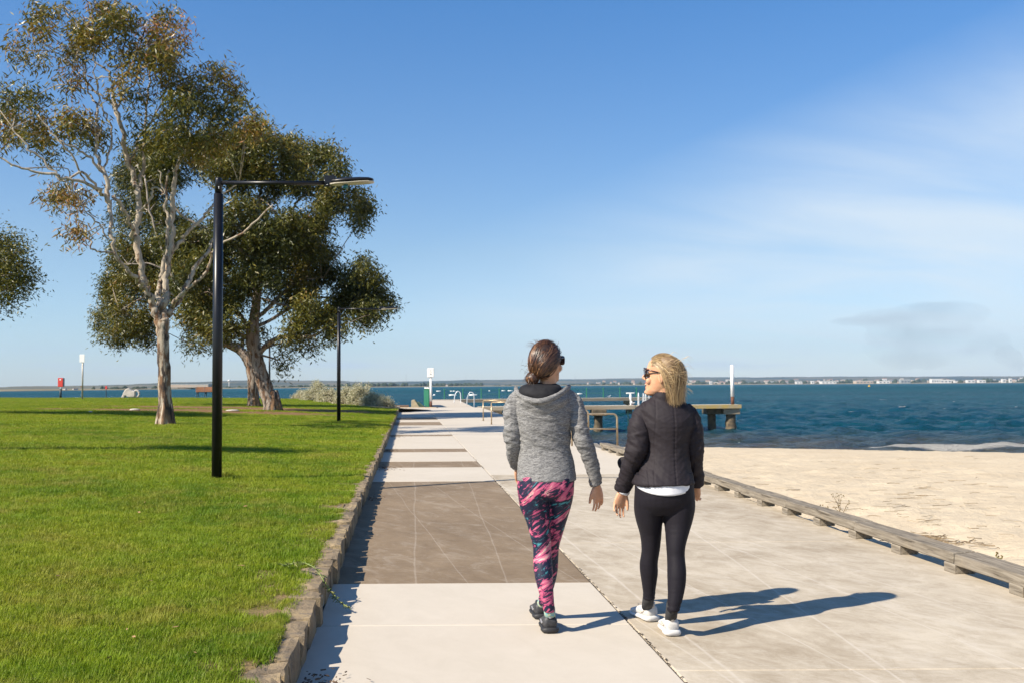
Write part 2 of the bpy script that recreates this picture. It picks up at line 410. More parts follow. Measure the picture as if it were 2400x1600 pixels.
# pale sandy verge at the point, between lawn, shrubs and paving
q = NB('verge_sand'); v = q.pos(world=True)
M_VERGE = q.fin(q.ramp(q.noise(v, 1.2, 6, .6), [(.35, (.34, .25, .15)), (.65, (.41, .32, .21))]), .95, q.bump(q.noise(v, 20, 4, .7), .6, .02), spec=.1)
vm = MB(); pts = []
for i in range(24):
    t = i / 23; xx = -19.5 + 13.4 * t; yy_ = float(y_far(xx)); 
    zz = float(lawn_z(np.array([xx]), np.array([yy_]))[0]); pts.append((xx, yy_, zz))
nxt = []
for (a, b, c) in pts:
    nxt.append([(a + .2, b - .9, c + .02), (a + .4, b + .3, c - .0), (a + 1.2, b + 3.5, c - .15), (a + 2.0, b + 7, -2.0)])
vm.rings(nxt, close=False, caps=False)
tag(vm.build('sandy_verge', M_VERGE, smooth=True), 'strip of pale sand round the seaward end of the lawn', None, None, 'structure')
# path apron at the tip reaching the bushes
# ------------------------------------------------------------------ grass blades
def tuft(nb, r, h, w, seed, lean=.5):
    rr = np.random.default_rng(seed); V = []; Q = []
    for i in range(nb):
        a = rr.random() * 2 * PI; d = r * math.sqrt(rr.random()); x0, y0 = d * math.cos(a), d * math.sin(a)
        b = rr.random() * 2 * PI; L = h * (.5 + .7 * rr.random()); ln = lean * (.3 + rr.random())
        dx, dy = math.cos(b) * ln, math.sin(b) * ln; sx_, sy_ = -math.sin(b) * w / 2, math.cos(b) * w / 2
        n = len(V)
        for t, ww in ((0, 1), (.5, .85), (1, .12)):
            cx_, cy_, cz_ = x0 + dx * L * t * t, y0 + dy * L * t * t, L * t * (1 - .25 * ln * t) - .004
            V += [(cx_ - sx_ * ww, cy_ - sy_ * ww, cz_), (cx_ + sx_ * ww, cy_ + sy_ * ww, cz_)]
        Q += [(n, n + 1, n + 3, n + 2), (n + 2, n + 3, n + 5, n + 4)]
    return np.array(V), np.array(Q)
NP = 330000
u = RNG.random(NP); a0, a1 = 3.6 ** .12, 88 ** .12
yp = (a0 + (a1 - a0) * u) ** (1 / .12)
# spread over the wedge the lawn shows, with a margin
wl = .60 * yp + 3.0; xp = xk(yp) - .235 - (wl - (.55 + .104 * yp) + .0) * RNG.random(NP)
xp = np.where(RNG.random(NP) < .06, xk(yp) - .13 - np.abs(RNG.normal(0, .07, NP)), xp)
keep = (xp > -80) & (yp < y_far(xp) + .6)
# bare where worn
pp = np.stack([xp, yp, xp * 0], 1)
wn_ = np.zeros(NP)
for (cx_, cy_, rx_, ry_) in WORN: wn_ = np.maximum(wn_, np.clip(1 - ((xp - cx_) / rx_) ** 2 - ((yp - cy_) / ry_) ** 2, 0, 1))
keep &= (wn_ + fbm(pp * .7, 4, 3) < .93 + .3 * RNG.random(NP))
edge_ = np.clip(1 - (xk(yp) - xp) * .9, 0, 1)
keep &= (edge_ * .75 + fbm(pp * 3.5, 3, 8) * .9 < .90 + .34 * RNG.random(NP)) 
xp, yp = xp[keep], yp[keep]; NP = len(xp)
zp = lawn_z(xp, yp) + (fbm(np.stack([xp * 2.5, yp * 2.5, xp * 0], 1), 3, 9) - .5) * .035
zp -= np.clip((yp - y_far(xp)) * .55, 0, 4)
grow = np.clip((yp / 9) ** .55, .8, 2.6)
hgt = .62 + .75 * fbm(np.stack([xp * .9, yp * .9, xp * 0], 1), 3, 21)
sc = grow * hgt * (.75 + .5 * RNG.random(NP))
scz = sc / grow ** .75
T = [tuft(14, .05, .036, .0042, 1, .8), tuft(12, .055, .028, .0042, 2, 1.1), tuft(10, .045, .044, .0036, 3, .6), tuft(12, .06, .025, .0045, 4, 1.3)]
Vs = [np.stack([xp, yp, zp], 1)]; tid = [np.zeros(NP)]; Qs = []; n = NP
for k, (v_, f_) in enumerate(T):
    Vs.append(v_); tid.append(np.full(len(v_), k + 1.0)); Qs.append(f_ + n); n += len(v_)
me = npmesh('grass', np.concatenate(Vs), np.concatenate(Qs))
# keep loose points
tid = np.concatenate(tid); pad = len(me.vertices) - NP
attr(me, 'kindid', tid)
attr(me, 'gsc', np.concatenate([sc, np.ones(pad)])); attr(me, 'gz', np.concatenate([scz, np.ones(pad)]))
attr(me, 'grot', np.concatenate([RNG.random(NP) * 6.283, np.ones(pad)]))
q = NB('grass_blades'); vw = q.pos(world=True)
rnd = q.n('ShaderNodeObjectInfo').outputs['Random']
c = q.ramp(q.noise(vw, .45, 6, .68), [(.38, (.105, .210, .006)), (.50, (.200, .300, .009)), (.64, (.31, .36, .020))])
c = q.mix(q.math('MULTIPLY', q.math('SUBTRACT', q.noise(vw, 2.2, 5, .7), .38), 2.2, True), c, (.33, .335, .022))
c = q.mix(q.math('MULTIPLY', q.math('SUBTRACT', q.noise(vw, 8, 4, .7), .45), 1.8, True), c, (.075, .135, .006))
c = q.mix(q.ramp(q.noise(vw, 90, 2, .5), [(.60, 0), (.70, .7)]), c, (.40, .33, .13))
c = q.mix(q.math('MULTIPLY', q.math('SUBTRACT', q.noise(vw, 1.1, 6, .7), .52), 3.4, True), c, (.36, .30, .075))
q.fin(c, .55, spec=.25)
tr = q.n('ShaderNodeBsdfTranslucent'); q.l(c, tr.inputs[0]); ms = q.n('ShaderNodeMixShader'); ms.inputs[0].default_value = .35
q.l(q.b.outputs[0], ms.inputs[1]); q.l(tr.outputs[0], ms.inputs[2]); q.l(ms.outputs[0], q.out.inputs[0]); M_GRASS = q.m
grass = link('grass', me, M_GRASS); tag(grass, 'short mown grass blades covering the lawn', None, None, 'stuff')
def scatter_group(name, nk):
    ng = bpy.data.node_groups.new(name, 'GeometryNodeTree')
    ng.interface.new_socket('Geometry', in_out='INPUT', socket_type='NodeSocketGeometry'); ng.interface.new_socket('Geometry', in_out='OUTPUT', socket_type='NodeSocketGeometry')
    gi = ng.nodes.new('NodeGroupInput'); go = ng.nodes.new('NodeGroupOutput'); L = ng.links.new
    def na(nm):
        a = ng.nodes.new('GeometryNodeInputNamedAttribute'); a.data_type = 'FLOAT'; a.inputs['Name'].default_value = nm; return a.outputs['Attribute']
    kid = na('kindid')
    def sel(k):
        c = ng.nodes.new('FunctionNodeCompare'); c.data_type = 'FLOAT'; c.operation = 'EQUAL'; L(kid, c.inputs[0]); c.inputs[1].default_value = k; c.inputs['Epsilon'].default_value = .1
        s = ng.nodes.new('GeometryNodeSeparateGeometry'); s.domain = 'POINT'; L(gi.outputs[0], s.inputs[0]); L(c.outputs[0], s.inputs['Selection']); return s.outputs[0]
    jn = ng.nodes.new('GeometryNodeJoinGeometry')
    for k in range(nk, 0, -1):
        gt = ng.nodes.new('GeometryNodeGeometryToInstance'); L(sel(k), gt.inputs[0]); L(gt.outputs[0], jn.inputs[0])
    ip = ng.nodes.new('GeometryNodeInstanceOnPoints'); L(sel(0), ip.inputs['Points']); L(jn.outputs[0], ip.inputs['Instance'])
    ip.inputs['Pick Instance'].default_value = True
    rv = ng.nodes.new('FunctionNodeRandomValue'); rv.data_type = 'INT'; rv.inputs[4].default_value = 0; rv.inputs[5].default_value = nk - 1; L(rv.outputs[2], ip.inputs['Instance Index'])
    cx_ = ng.nodes.new('ShaderNodeCombineXYZ'); s_ = na('gsc'); L(s_, cx_.inputs[0]); L(s_, cx_.inputs[1]); L(na('gz'), cx_.inputs[2]); L(cx_.outputs[0], ip.inputs['Scale'])
    cr = ng.nodes.new('ShaderNodeCombineXYZ'); L(na('grot'), cr.inputs[2]); L(cr.outputs[0], ip.inputs['Rotation'])
    L(ip.outputs[0], go.inputs[0]); return ng
md = grass.modifiers.new('scatter', 'NODES'); md.node_group = scatter_group('grass_scatter', 4)

# ------------------------------------------------------------------ bluestone kerb
q = NB('kerb_stone'); v = q.pos(world=True)
c = q.ramp(q.noise(v, 5, 6, .65), [(.32, (.13, .10, .066)), (.5, (.25, .19, .12)), (.68, (.34, .255, .14))])
c = q.mix(q.math('MULTIPLY', q.math('SUBTRACT', q.noise(v, 9, 5, .7, .5), .55), 5, True), c, (.075, .075, .08))
M_STONE = q.fin(c, .9, q.bump(q.noise(v, 22, 6, .7), .9, .018), spec=.25)
M_MORTAR = simple('mortar', (.42, .37, .30), (.28, .24, .19), 14, .95, .6, 60, .006, world=True)
km = MB(); yk = np.arange(-13, 66, .5); rr = []
for y in yk:
    x = xk(y); rr.append([Vector((x - .24, y, -.1)), Vector((x - .030, y, -.1)), Vector((x - .018, y, .09)), Vector((x - .035, y, .152)), Vector((x - .22, y, .152))])
km.rings(rr)
kerb = km.build('kerb', M_MORTAR); tag(kerb, 'low kerb of rough basalt stones retaining the lawn', None, None, 'structure')
protos = []
for k in range(9):
    m = MB(); n = 5
    L_ = 1.0; V = []
    m.box((0, 0, 0), (1, 1, 1))
    import bmesh
    b = bmesh.new(); b.from_mesh(m.mesh('stone')); bmesh.ops.subdivide_edges(b, edges=b.edges, cuts=3, use_grid_fill=True)
    vv = np.array([x.co[:] for x in b.verts])
    edge_d = np.sort(np.abs(vv), 1)
    d1 = (noise(vv * 2.3 + k * 7.1, 3 + k) - .5); d2 = (noise(vv * 2.3 + k * 3.1 + 50, 5 + k) - .5); d3 = (noise(vv * 2.3 + k * 5.1 + 90, 8 + k) - .5)
    rnd_ = np.where(edge_d[:, 1] > .45, .955, 1.0)
    for i, x in enumerate(b.verts):
        x.co = Vector((vv[i, 0] * rnd_[i] + d1[i] * .15, vv[i, 1] * rnd_[i] + d2[i] * .12, vv[i, 2] * rnd_[i] + d3[i] * .16))
    me = bpy.data.meshes.new('stone'); b.to_mesh(me); b.free(); me.materials.append(M_STONE); protos.append(me)
y = -6.0; i = 0
while y < 62 and i < 298:
    L_ = random.choice([.22, .30, .38, .42]) * random.uniform(.85, 1.2) * (1.0 if y < 28 else 1.3)
    o = bpy.data.objects.new('stone', protos[random.randrange(9)]); COL.objects.link(o); o.parent = kerb
    yc = y + L_ / 2; wd = random.uniform(.165, .205)
    o.scale = (wd, L_ * .965, .205 + random.uniform(-.015, .02)); o.rotation_euler = (random.choice((0, PI)), 0, math.atan(.104) + random.choice((0, PI)) + random.gauss(0, .02))
    o.location = (xk(yc) - wd / 2 - .005 + random.gauss(0, .007), yc, .072 + random.gauss(0, .006))
    y += L_ + random.uniform(.008, .028); i += 1
# little heaps of dead leaves against the kerb
lm = MB()
for (yc, xs, nn) in ((4.75, .12, 160), (17.6, .16, 150), (22.5, .14, 110), (28.5, .2, 110), (12.9, .1, 50)):
    for i in range(nn):
        yq = yc + random.gauss(0, .14 + .006 * yc); xq = xk(yq) + .03 + abs(random.gauss(0, xs)); s = random.uniform(.01, .03)
        Rm = Matrix.Rotation(random.random() * 6.3, 3, 'Z') @ Matrix.Rotation(random.gauss(0, .5), 3, 'X')
        lm.box((xq, yq, .012 + random.random() * .02), (s, s * .35, .002), 0, Rm)
tag(lm.build('dead_leaves', simple('dead_leaf', (.13, .075, .035), (.05, .03, .02), 30, .9)), 'small brown heaps of dead leaves blown against the kerb', None, None, 'stuff')

# ------------------------------------------------------------------ beach
q = NB('beach_sand'); v = q.pos(world=True)
c = q.ramp(q.noise(v, .45, 7, .6), [(.35, (.48, .395, .28)), (.65, (.54, .455, .33))])
c = q.mix(q.math('MULTIPLY', q.math('SUBTRACT', q.noise(v, 38, 5, .8), .50), 1.5, True), c, (.36, .265, .16))
wet = q.attr('wet'); c = q.mix(wet, c, (.17, .125, .08))
hb = q.math('ADD', q.math('MULTIPLY', q.noise(v, 7, 4, .6), 1.0), q.math('MULTIPLY', q.noise(v, 26, 5, .7), .35))
M_SAND = q.fin(c, q.ramp(wet, [(0, .95), (1, .45)]), q.bump(hb, .7, .04, q.bump(q.noise(v, 300, 2, .8), .5, .002)), spec=.2)
ny, nx = 420, 330
ty = np.concatenate([np.linspace(-14, 3, 40), 3 + 52 * np.linspace(0, 1, ny - 40) ** 1.25])
V = []
for y in ty: V.append(np.stack([xr(y) - .1 + 85 * np.linspace(0, 1, nx) ** 1.7, np.full(nx, y), np.zeros(nx)], 1))
V = np.array(V); x, y = V[..., 0], V[..., 1]; ys_ = y_shore(x)
t = np.clip((y - 6) / (ys_ - 6), 0, 1.3)
p2 = np.stack([x.ravel(), y.ravel(), x.ravel() * 0], 1)
base = -.035 - 1.585 * t ** 1.35 + .10 * sstep(x - xr(y), .3, 1.6) * (1 - sstep(y, 10, 26))
dry_ = 1 - sstep(y - ys_, -2.2, -.8)
lump = (fbm(p2 * 2.2, 4, 31).reshape(x.shape) - .5) * .085 + (np.abs(fbm(p2 * 5.5, 3, 41).reshape(x.shape) - .5)) * -.14 + .02
z = base + lump * dry_ * sstep(x - xr(y), 0, .7)
V[..., 2] = z
me = npmesh('beach_sand', V.reshape(-1, 3), grid_faces(ny, nx)); attr(me, 'wet', (1 - dry_).ravel() * .85)
tag(link('beach_sand', me, M_SAND, smooth=True), 'pale trampled sand of the beach', None, None, 'structure')
def sand_z(x_, y_):
    ys2 = float(y_shore(x_)); t_ = max(0, min(1.3, (y_ - 6) / (ys2 - 6)))
    return -.035 - 1.585 * t_ ** 1.35 + .10 * float(sstep(x_ - xr(y_), .3, 1.6)) * (1 - float(sstep(y_, 10, 26)))
# twigs and dry weed lying on the sand
tw = MB()
spots = [(random.uniform(1760, 2390), random.uniform(1070, 1290)) for _ in range(120)] + [(random.gauss(2185, 22), random.gauss(1268, 7)) for _ in range(60)] + [(random.gauss(2260, 30), random.gauss(1275, 5)) for _ in range(16)]+ [(random.gauss(2130, 40), random.gauss(1170, 16)) for _ in range(22)]
for (a, b) in spots:
    g0 = G(a, b, -.05)
    for _ in range(3): g0 = G(a, b, sand_z(g0.x, g0.y))
    if g0.x < xr(g0.y) + .25: continue
    L_ = random.uniform(.05, .22) * (1 if b > 1200 else 1.5); an = random.gauss(0, .35); pts = []
    for k in range(4):
        t_ = k / 3 - .5; pts.append((g0.x + math.cos(an) * L_ * t_ + random.gauss(0, .01), g0.y + math.sin(an) * L_ * t_ + random.gauss(0, .01), g0.z + .02 + random.random() * .012))
    tw.tube(pts, random.uniform(.002, .0045), 4)
tag(tw.build('beach_debris', simple('dry_twig', (.17, .12, .07), (.28, .2, .11), 20, .9)), 'dry twigs and weed scattered over the sand', None, None, 'stuff')

# ------------------------------------------------------------------ sea
nr, nc = 660, 430
rad = 24 * (12000 / 24) ** (np.linspace(0, 1, nr) ** 1.0)
ang = np.linspace(-52, 52, nc) * PI / 180
X = rad[:, None] * np.sin(ang)[None]; Y = rad[:, None] * np.cos(ang)[None]
Z = np.zeros_like(X); amp = 1 / (1 + (rad / 380) ** 2)
rr_ = np.random.default_rng(5)
for k in range(26):
    wl_ = 0.8 * 1.10 ** k; th = rr_.normal(math.radians(-70), .55); kx, ky = math.cos(th) / wl_ * 6.283, math.sin(th) / wl_ * 6.283
    if wl_ > 6: continue
    a = .034 * wl_ ** .55
    ph = X * kx + Y * ky + rr_.random() * 6.283 + 1.4 * noise(np.stack([X.ravel() * .13, Y.ravel() * .13, X.ravel() * 0 + k], 1), k).reshape(X.shape) * 3
    s = np.sin(ph); fade = np.clip(wl_ / (rad * (12000 / 24) ** (1 / nr) - rad + 1e-9) / 3.0, 0, 1)
    Z += a * (1 - 2 * np.abs(np.sin(ph / 2))) * fade[:, None] * 1.0 + a * .4 * s * fade[:, None]
sd = Y - y_shore(X)
Z *= amp[:, None] * np.clip(.35 + sd / 45, .35, 1)
foam = np.zeros_like(X)
wob = (fbm(np.stack([X.ravel() * .12, X.ravel() * 0, Y.ravel() * .05], 1), 3, 71).reshape(X.shape) - .5)
for (c0, am, wd, strn) in ((1.3, .07, .7, 1.1), (4.4, .16, 1.0, 1.25), (10.0, .12, 1.5, .45), (15, .10, 1.8, .1)):
    dd = sd - c0 - wob * 4.0; crest = np.exp(-(dd / wd) ** 2)
    brk = fbm(np.stack([X.ravel() * .16 + c0 * 9, X.ravel() * 0 + c0, Y.ravel() * 0], 1), 2, 81).reshape(X.shape)
    Z += crest * am * (.4 + brk); foam += strn * np.exp(-((dd + wd * .45) / (wd * .75)) ** 2) * sstep(brk, .38, .50)
foam += .45 * np.exp(-((sd + .1 - wob * 1.2) / .32) ** 2)
wc = fbm(np.stack([X.ravel() * .22, Y.ravel() * .5, X.ravel() * 0], 1), 4, 91).reshape(X.shape)
foam += sstep(wc, .70, .76) * sstep(sd, 14, 30) * .8 * (Z > .0)
Zw = SEA + Z * np.where(rad[:, None] > 1e5, 0, 1)
V = np.stack([X, Y, Zw], -1).reshape(-1, 3)
me = npmesh('sea', V, grid_faces(nr, nc))
attr(me, 'foam', foam.ravel()); attr(me, 'shallow', (1 - sstep(sd, 2, 30)).ravel()); attr(me, 'far', sstep(rad, 60, 700)[:, None].repeat(nc, 1).ravel())
q = NB('sea_water'); v = q.pos(world=True)
sh = q.attr('shallow'); fo = q.attr('foam'); fr = q.attr('far')
patch = q.noise(q.pos((.02, .05, 1), world=True), 1.0, 5, .6)
deep = q.ramp(patch, [(.35, (.003, .050, .068)), (.65, (.004, .076, .096))])
brown = q.ramp(q.noise(q.pos((.25, .6, 1), world=True), 1.0, 5, .6), [(.35, (.055, .070, .065)), (.65, (.115, .098, .062))])
c = q.mix(q.math('MULTIPLY', sh, .95), deep, brown)
fm = q.math('MULTIPLY', q.math('SUBTRACT', q.math('ADD', fo, q.noise(q.pos((.8, 1.6, 1), world=True), 2.2, 7, .8)), 1.05), 3.0, True)
c = q.mix(q.math('MULTIPLY', fm, .9), c, (.54, .53, .50))
r1 = q.noise(q.pos((.45, 1.0, 1), (0, 0, .15), True), 1.6, 8, .68, .5); r2 = q.noise(q.pos((1, 1.9, 1), (0, 0, -.2), True), 6, 5, .6)
r3 = q.noise(q.pos((.16, .42, 1), (0, 0, .1), True), 1.0, 7, .68, .4)
nor = q.bump(r3, .9, 1.6, q.bump(r1, 1.0, 1.0, q.bump(r2, .8, .07)))
q.fin(c, .9, nor, spec=0)
gl = q.n('ShaderNodeBsdfGlossy'); q.put((.70, .86, 1.0), gl.inputs[0]); q.put(q.math('ADD', .08, q.math('MULTIPLY', fr, .10)), gl.inputs['Roughness']); q.l(nor, gl.inputs['Normal'])
fz = q.n('ShaderNodeFresnel'); fz.inputs['IOR'].default_value = 1.33; q.l(nor, fz.inputs['Normal'])
rf = q.math('MULTIPLY', q.math('MINIMUM', q.math('MULTIPLY', fz.outputs[0], .95), .75), q.math('SUBTRACT', 1.0, q.math('MULTIPLY', fr, .50)))
rf = q.math('MULTIPLY', rf, q.math('SUBTRACT', 1, fm, True))
ms = q.n('ShaderNodeMixShader'); q.l(rf, ms.inputs[0]); q.l(q.b.outputs[0], ms.inputs[1]); q.l(gl.outputs[0], ms.inputs[2]); q.l(ms.outputs[0], q.out.inputs[0]); M_SEA = q.m
tag(link('sea', me, M_SEA, smooth=True), 'choppy teal sea, brown in the shallows with small breakers', None, None, 'structure')

# ------------------------------------------------------------------ far shore
def hz(px): return 902 - .0065 * (px - 1200) + .0
def shore_d(px):
    return np.interp(px, [-900, 0, 300, 600, 960, 1300, 1700, 2400, 3300], [1000, 1150, 1500, 2100, 3000, 3900, 4200, 4200, 4200])
def far_pt(px, d, py=None, z=None):
    r = ray(px, 900); k = d / r.y; x_ = r.x * k
    if z is None: z = P(px, py, d).z
    return (x_, d, z)
pxs = np.arange(-900, 3320, 12.0)
def ridge_layer(name, mat, dmul, tops, seed, rough_, shore_z=SEA + .0, extra=0):
    tp = np.interp(pxs, [a for a, b in tops], [b for a, b in tops])
    nz = (fbm(np.stack([pxs * .02, pxs * 0, pxs * 0 + seed], 1), 5, seed) - .5) * rough_
    rows = []
    for frac in (0, .04, .25, .5, .75, 1.0, 1.05, 1.4):
        row = []
        for i, p_ in enumerate(pxs):
            d0 = shore_d(p_) * dmul + extra; d = d0 * (1 + .8 * frac)
            zt = P(p_, tp[i] + nz[i], d0 * 1.8).z; zt = max(zt, SEA + .5)
            prof = {0: 0, .04: .03, .25: .22, .5: .5, .75: .8, 1.0: 1, 1.05: .97, 1.4: .2}[frac]
            z = SEA - .3 + (zt - SEA) * prof + (fbm(np.array([[p_ * .03, frac * 7, seed]]), 3, 3)[0] - .5) * (zt - SEA) * .12 * (0 < frac < 1)
            row.append(Vector(far_pt(p_, d, z=z)))
        rows.append(row)
    m = MB(); m.rings(rows, close=False, caps=False)
    return m.build(name, mat, smooth=True)
q = NB('far_hill'); v = q.pos(world=True)
c = q.ramp(q.noise(q.pos((.0022, .0008, .02), world=True), 1.0, 8, .7), [(.30, (.04, .07, .085)), (.46, (.065, .09, .09)), (.55, (.15, .14, .11)), (.70, (.09, .11, .10))])
M_HILL = q.fin(c, 1.0, spec=0)
tag(ridge_layer('hills', M_HILL, 1.25, [(-900, 905), (0, 905), (250, 901), (420, 894), (600, 890), (700, 890), (900, 894), (960, 893), (1060, 890), (1130, 888.5), (1300, 888), (1480, 885), (1700, 882.5), (2100, 881.5), (2400, 880), (3300, 876)], 3, 3.0), 'low blue hills beyond the far shore', None, None, 'structure')
# low spit in front of the hills
q = NB('spit_land'); M_SPIT = q.fin(q.ramp(q.noise(q.pos((.02, .004, .1), world=True), 1, 6, .7), [(.35, (.17, .15, .10)), (.6, (.26, .22, .15))]), 1.0, spec=0)
sp = MB(); rows = []
for (dm, zz) in ((1.0, -.2), (1.003, .35), (1.02, 1.0), (1.2, 1.3), (1.24, -.5)):
    rows.append([Vector(far_pt(p_, float(shore_d(p_)) * dm, z=SEA + zz * (1 + shore_d(p_) / 2500))) for p_ in pxs])
sp.rings(rows, close=False, caps=False)
tag(sp.build('far_shore', M_SPIT, smooth=True), 'flat sandy land along the far side of the bay', None, None, 'structure')
# dark scrub and trees along the far shore
q = NB('far_trees'); M_FTREE = q.fin(q.ramp(q.noise(q.pos((.05, .05, .2), world=True), 1, 5, .7), [(.35, (.028, .045, .030)), (.65, (.06, .075, .045))]), 1.0, spec=0)
ft = MB()
def lump_(p_, d, wpx, hpx, m=ft):
    w_ = wpx * d / F; h_ = hpx * d / F; x0, y0, _ = far_pt(p_, d, z=0); z0 = SEA + .6 * (1 + d / 2500) - .2
    n = 7; b_ = random.random() * 9
    rows = []
    for (hf, rf) in ((0, .75), (.35, 1.0), (.7, .8), (.95, .4), (1.0, .08)):
        rows.append([Vector((x0 + math.cos(2 * PI * k / n) * w_ / 2 * rf * random.uniform(.75, 1.2), y0 + math.sin(2 * PI * k / n) * w_ / 2 * rf * random.uniform(.75, 1.2), z0 + h_ * hf * random.uniform(.85, 1.1))) for k in range(n)])
    m.rings(rows)
for a, b, nn, h0, h1 in ((-300, -40, 20, 2, 5), (215, 240, 3, 6, 9), (238, 420, 30, 3, 8), (420, 520, 24, 2, 5), (520, 700, 40, 2, 5.5), (700, 800, 24, 3, 7), (800, 1010, 70, 4, 10), (1010, 1140, 44, 3, 8), (1140, 1480, 60, 1.5, 4), (1480, 2500, 420, 1.5, 5), (2500, 3200, 120, 2, 5)):
    for i in range(nn):
        p_ = random.uniform(a, b); d = float(shore_d(p_)) * random.uniform(1.03, 1.15 if p_ < 1400 else 1.5); lump_(p_, d, random.uniform(5, 16), random.uniform(h0, h1) * (1.0 if p_ < 1400 else random.uniform(.8, 2.4)))
tag(ft.build('far_scrub', M_FTREE), 'dark belt of trees and scrub along the far shore', None, None, 'stuff')
# ------------------------------------------------------------------ timber edging
q = NB('grey_timber'); v = q.pos()
g1 = q.noise(q.pos((14, .9, 14)), 3, 6, .65, .5)
c = q.ramp(g1, [(.30, (.11, .092, .07)), (.5, (.20, .172, .135)), (.7, (.29, .255, .205))])
crk = q.ramp(q.noise(q.pos((26, .7, 26)), 2.2, 3, .6, .8), [(.62, 0), (.66, 1)])
c = q.mix(q.math('MULTIPLY', crk, .8), c, (.06, .05, .04))
c = q.mix(q.math('MULTIPLY', q.math('SUBTRACT', q.noise(v, 2.5, 5, .6), .55), 3, True), c, (.36, .29, .20))
M_TIMBER = q.fin(c, .92, q.bump(q.math('SUBTRACT', g1, crk), .7, .008), spec=.15)
edging = empty('timber_edging', (xr(14), 14, 0), 'long low weathered timber kerb on short blocks between path and sand', 'kerb')
ang_e = math.atan(.094)
bl = [22.4 - .86 * i for i in range(0, 42)]
bm_ = MB().box((0, 0, .033), (.17, .16, .075)).mesh('block', .006); bm_.materials.append(M_TIMBER)
for i, yb in enumerate(bl):
    if yb < -12: break
    o = bpy.data.objects.new('block', bm_); COL.objects.link(o); o.parent = edging
    o.location = (xr(yb) - .005 - xr(14) + random.gauss(0, .006), yb - 14 + random.gauss(0, .02), .0); o.rotation_euler.z = ang_e
beam_vars = []
for k in range(3):
    b = bmesh.new(); b.from_mesh(MB().box((0, 0, 0), (1, 1, 1)).mesh('beam')); bmesh.ops.subdivide_edges(b, edges=b.edges, cuts=2, use_grid_fill=True)
    for x in b.verts:
        x.co.x += (noise(np.array([[x.co.y * 5, k, x.co.z]]))[0] - .5) * .06; x.co.z += (noise(np.array([[x.co.y * 6, k + 4, x.co.x]]))[0] - .5) * .07
    me = bpy.data.meshes.new('beam'); b.to_mesh(me); b.free()
    b = bmesh.new(); b.from_mesh(me); b.to_mesh(me); b.free(); me.materials.append(M_TIMBER)
ends = [22.6, 20.1, 17.0, 14.6, 12.75, 11.2, 9.45, 7.72, 4.6, 1.4, -2, -5.2, -8.5, -12]
for i, (a, b_) in enumerate(zip(ends[:-1], ends[1:])):
    L_ = a - b_; m = MB().box((0, 0, 0), (.19, L_ - .012, .085)); me = m.mesh('beam', .008)
    b = bmesh.new(); b.from_mesh(me); lg = [e for e in b.edges if abs((e.verts[0].co - e.verts[1].co).y) > L_ * .5]
    bmesh.ops.subdivide_edges(b, edges=lg, cuts=9, use_grid_fill=True)
    for x in b.verts:
        x.co.x += (noise(np.array([[x.co.y * 2.1 + i * 9, i, x.co.z * 30]]))[0] - .5) * .016; x.co.z += (noise(np.array([[x.co.y * 1.7 + i * 5, i + 4, x.co.x * 20]]))[0] - .5) * .014
    b.to_mesh(me); b.free()
    o = link('beam', me, M_TIMBER, edging); yc = (a + b_) / 2
    o.location = (xr(yc) - xr(14) + random.gauss(0, .008), yc - 14, .113 + random.gauss(0, .003)); o.rotation_euler = (random.gauss(0, .001), random.gauss(0, .02), ang_e + random.gauss(0, .002))

# dead weed standing in the sand behind the timber kerb
def weed(name, x, y, z, h, n, seed, mat, label, head=True, leaf=None):
    rr = random.Random(seed); m = MB(); hd = MB()
    for i in range(n):
        a = rr.random() * 6.28; p = Vector((0, 0, 0)); pts = [p.copy()]; d = Vector((math.cos(a) * .35, math.sin(a) * .35, 1)).normalized(); L_ = h * rr.uniform(.5, 1)
        for k in range(6):
            d = (d + Vector((rr.gauss(0, .16), rr.gauss(0, .16), .05))).normalized(); p = p + d * L_ / 6; pts.append(p.copy())
            if k > 1:
                for _ in range(2):
                    e = (d + Vector((rr.gauss(0, .8), rr.gauss(0, .8), .1))).normalized(); q2 = p + e * L_ * rr.uniform(.06, .16); m.tube([p, (p + q2) / 2 + Vector((0, 0, .004)), q2], [.0018, .0014, .001], 4)
                    if head: hd.ball(q2, (.007, .007, .006), 6, 4)
        m.tube(pts, [.0045 * (1 - .6 * k / 6) for k in range(7)], 5)
    r = empty(name, (x, y, z), label, 'plant'); m.build('stem', mat, r)
    if head: hd.build('seed_head', simple('seed_head', (.20, .15, .05), (.10, .07, .03), 20, .9), r)['kind'] = 'stuff'
    return r
M_DRY = simple('dry_stem', (.24, .17, .09), (.13, .09, .05), 10, .9)
g0 = G(1972, 1205, -.02); weed('dead_weed', g0.x, g0.y, sand_z(g0.x, g0.y), .42, 5, 3, M_DRY, 'dry brown weed with little seed heads standing behind the timber kerb')
g0 = G(1925, 1190, -.02); weed('dead_weed', g0.x, g0.y, sand_z(g0.x, g0.y), .15, 6, 4, M_DRY, 'low dry weed just left of the taller dead weed by the timber kerb')
g0 = G(1820, 1160, -.02); weed('dead_weed', g0.x, g0.y, sand_z(g0.x, g0.y), .13, 1, 8, M_DRY, 'single thin dry stalk behind the middle of the timber kerb', False)
M_WG = simple('weed_green', (.10, .15, .04), (.16, .17, .06), 12, .8)
g0 = G(2335, 1308, 0); weed('sprig', g0.x, g0.y, sand_z(g0.x, g0.y), .12, 3, 6, M_WG, 'small green sprig in the sand at the right end of the timber kerb')
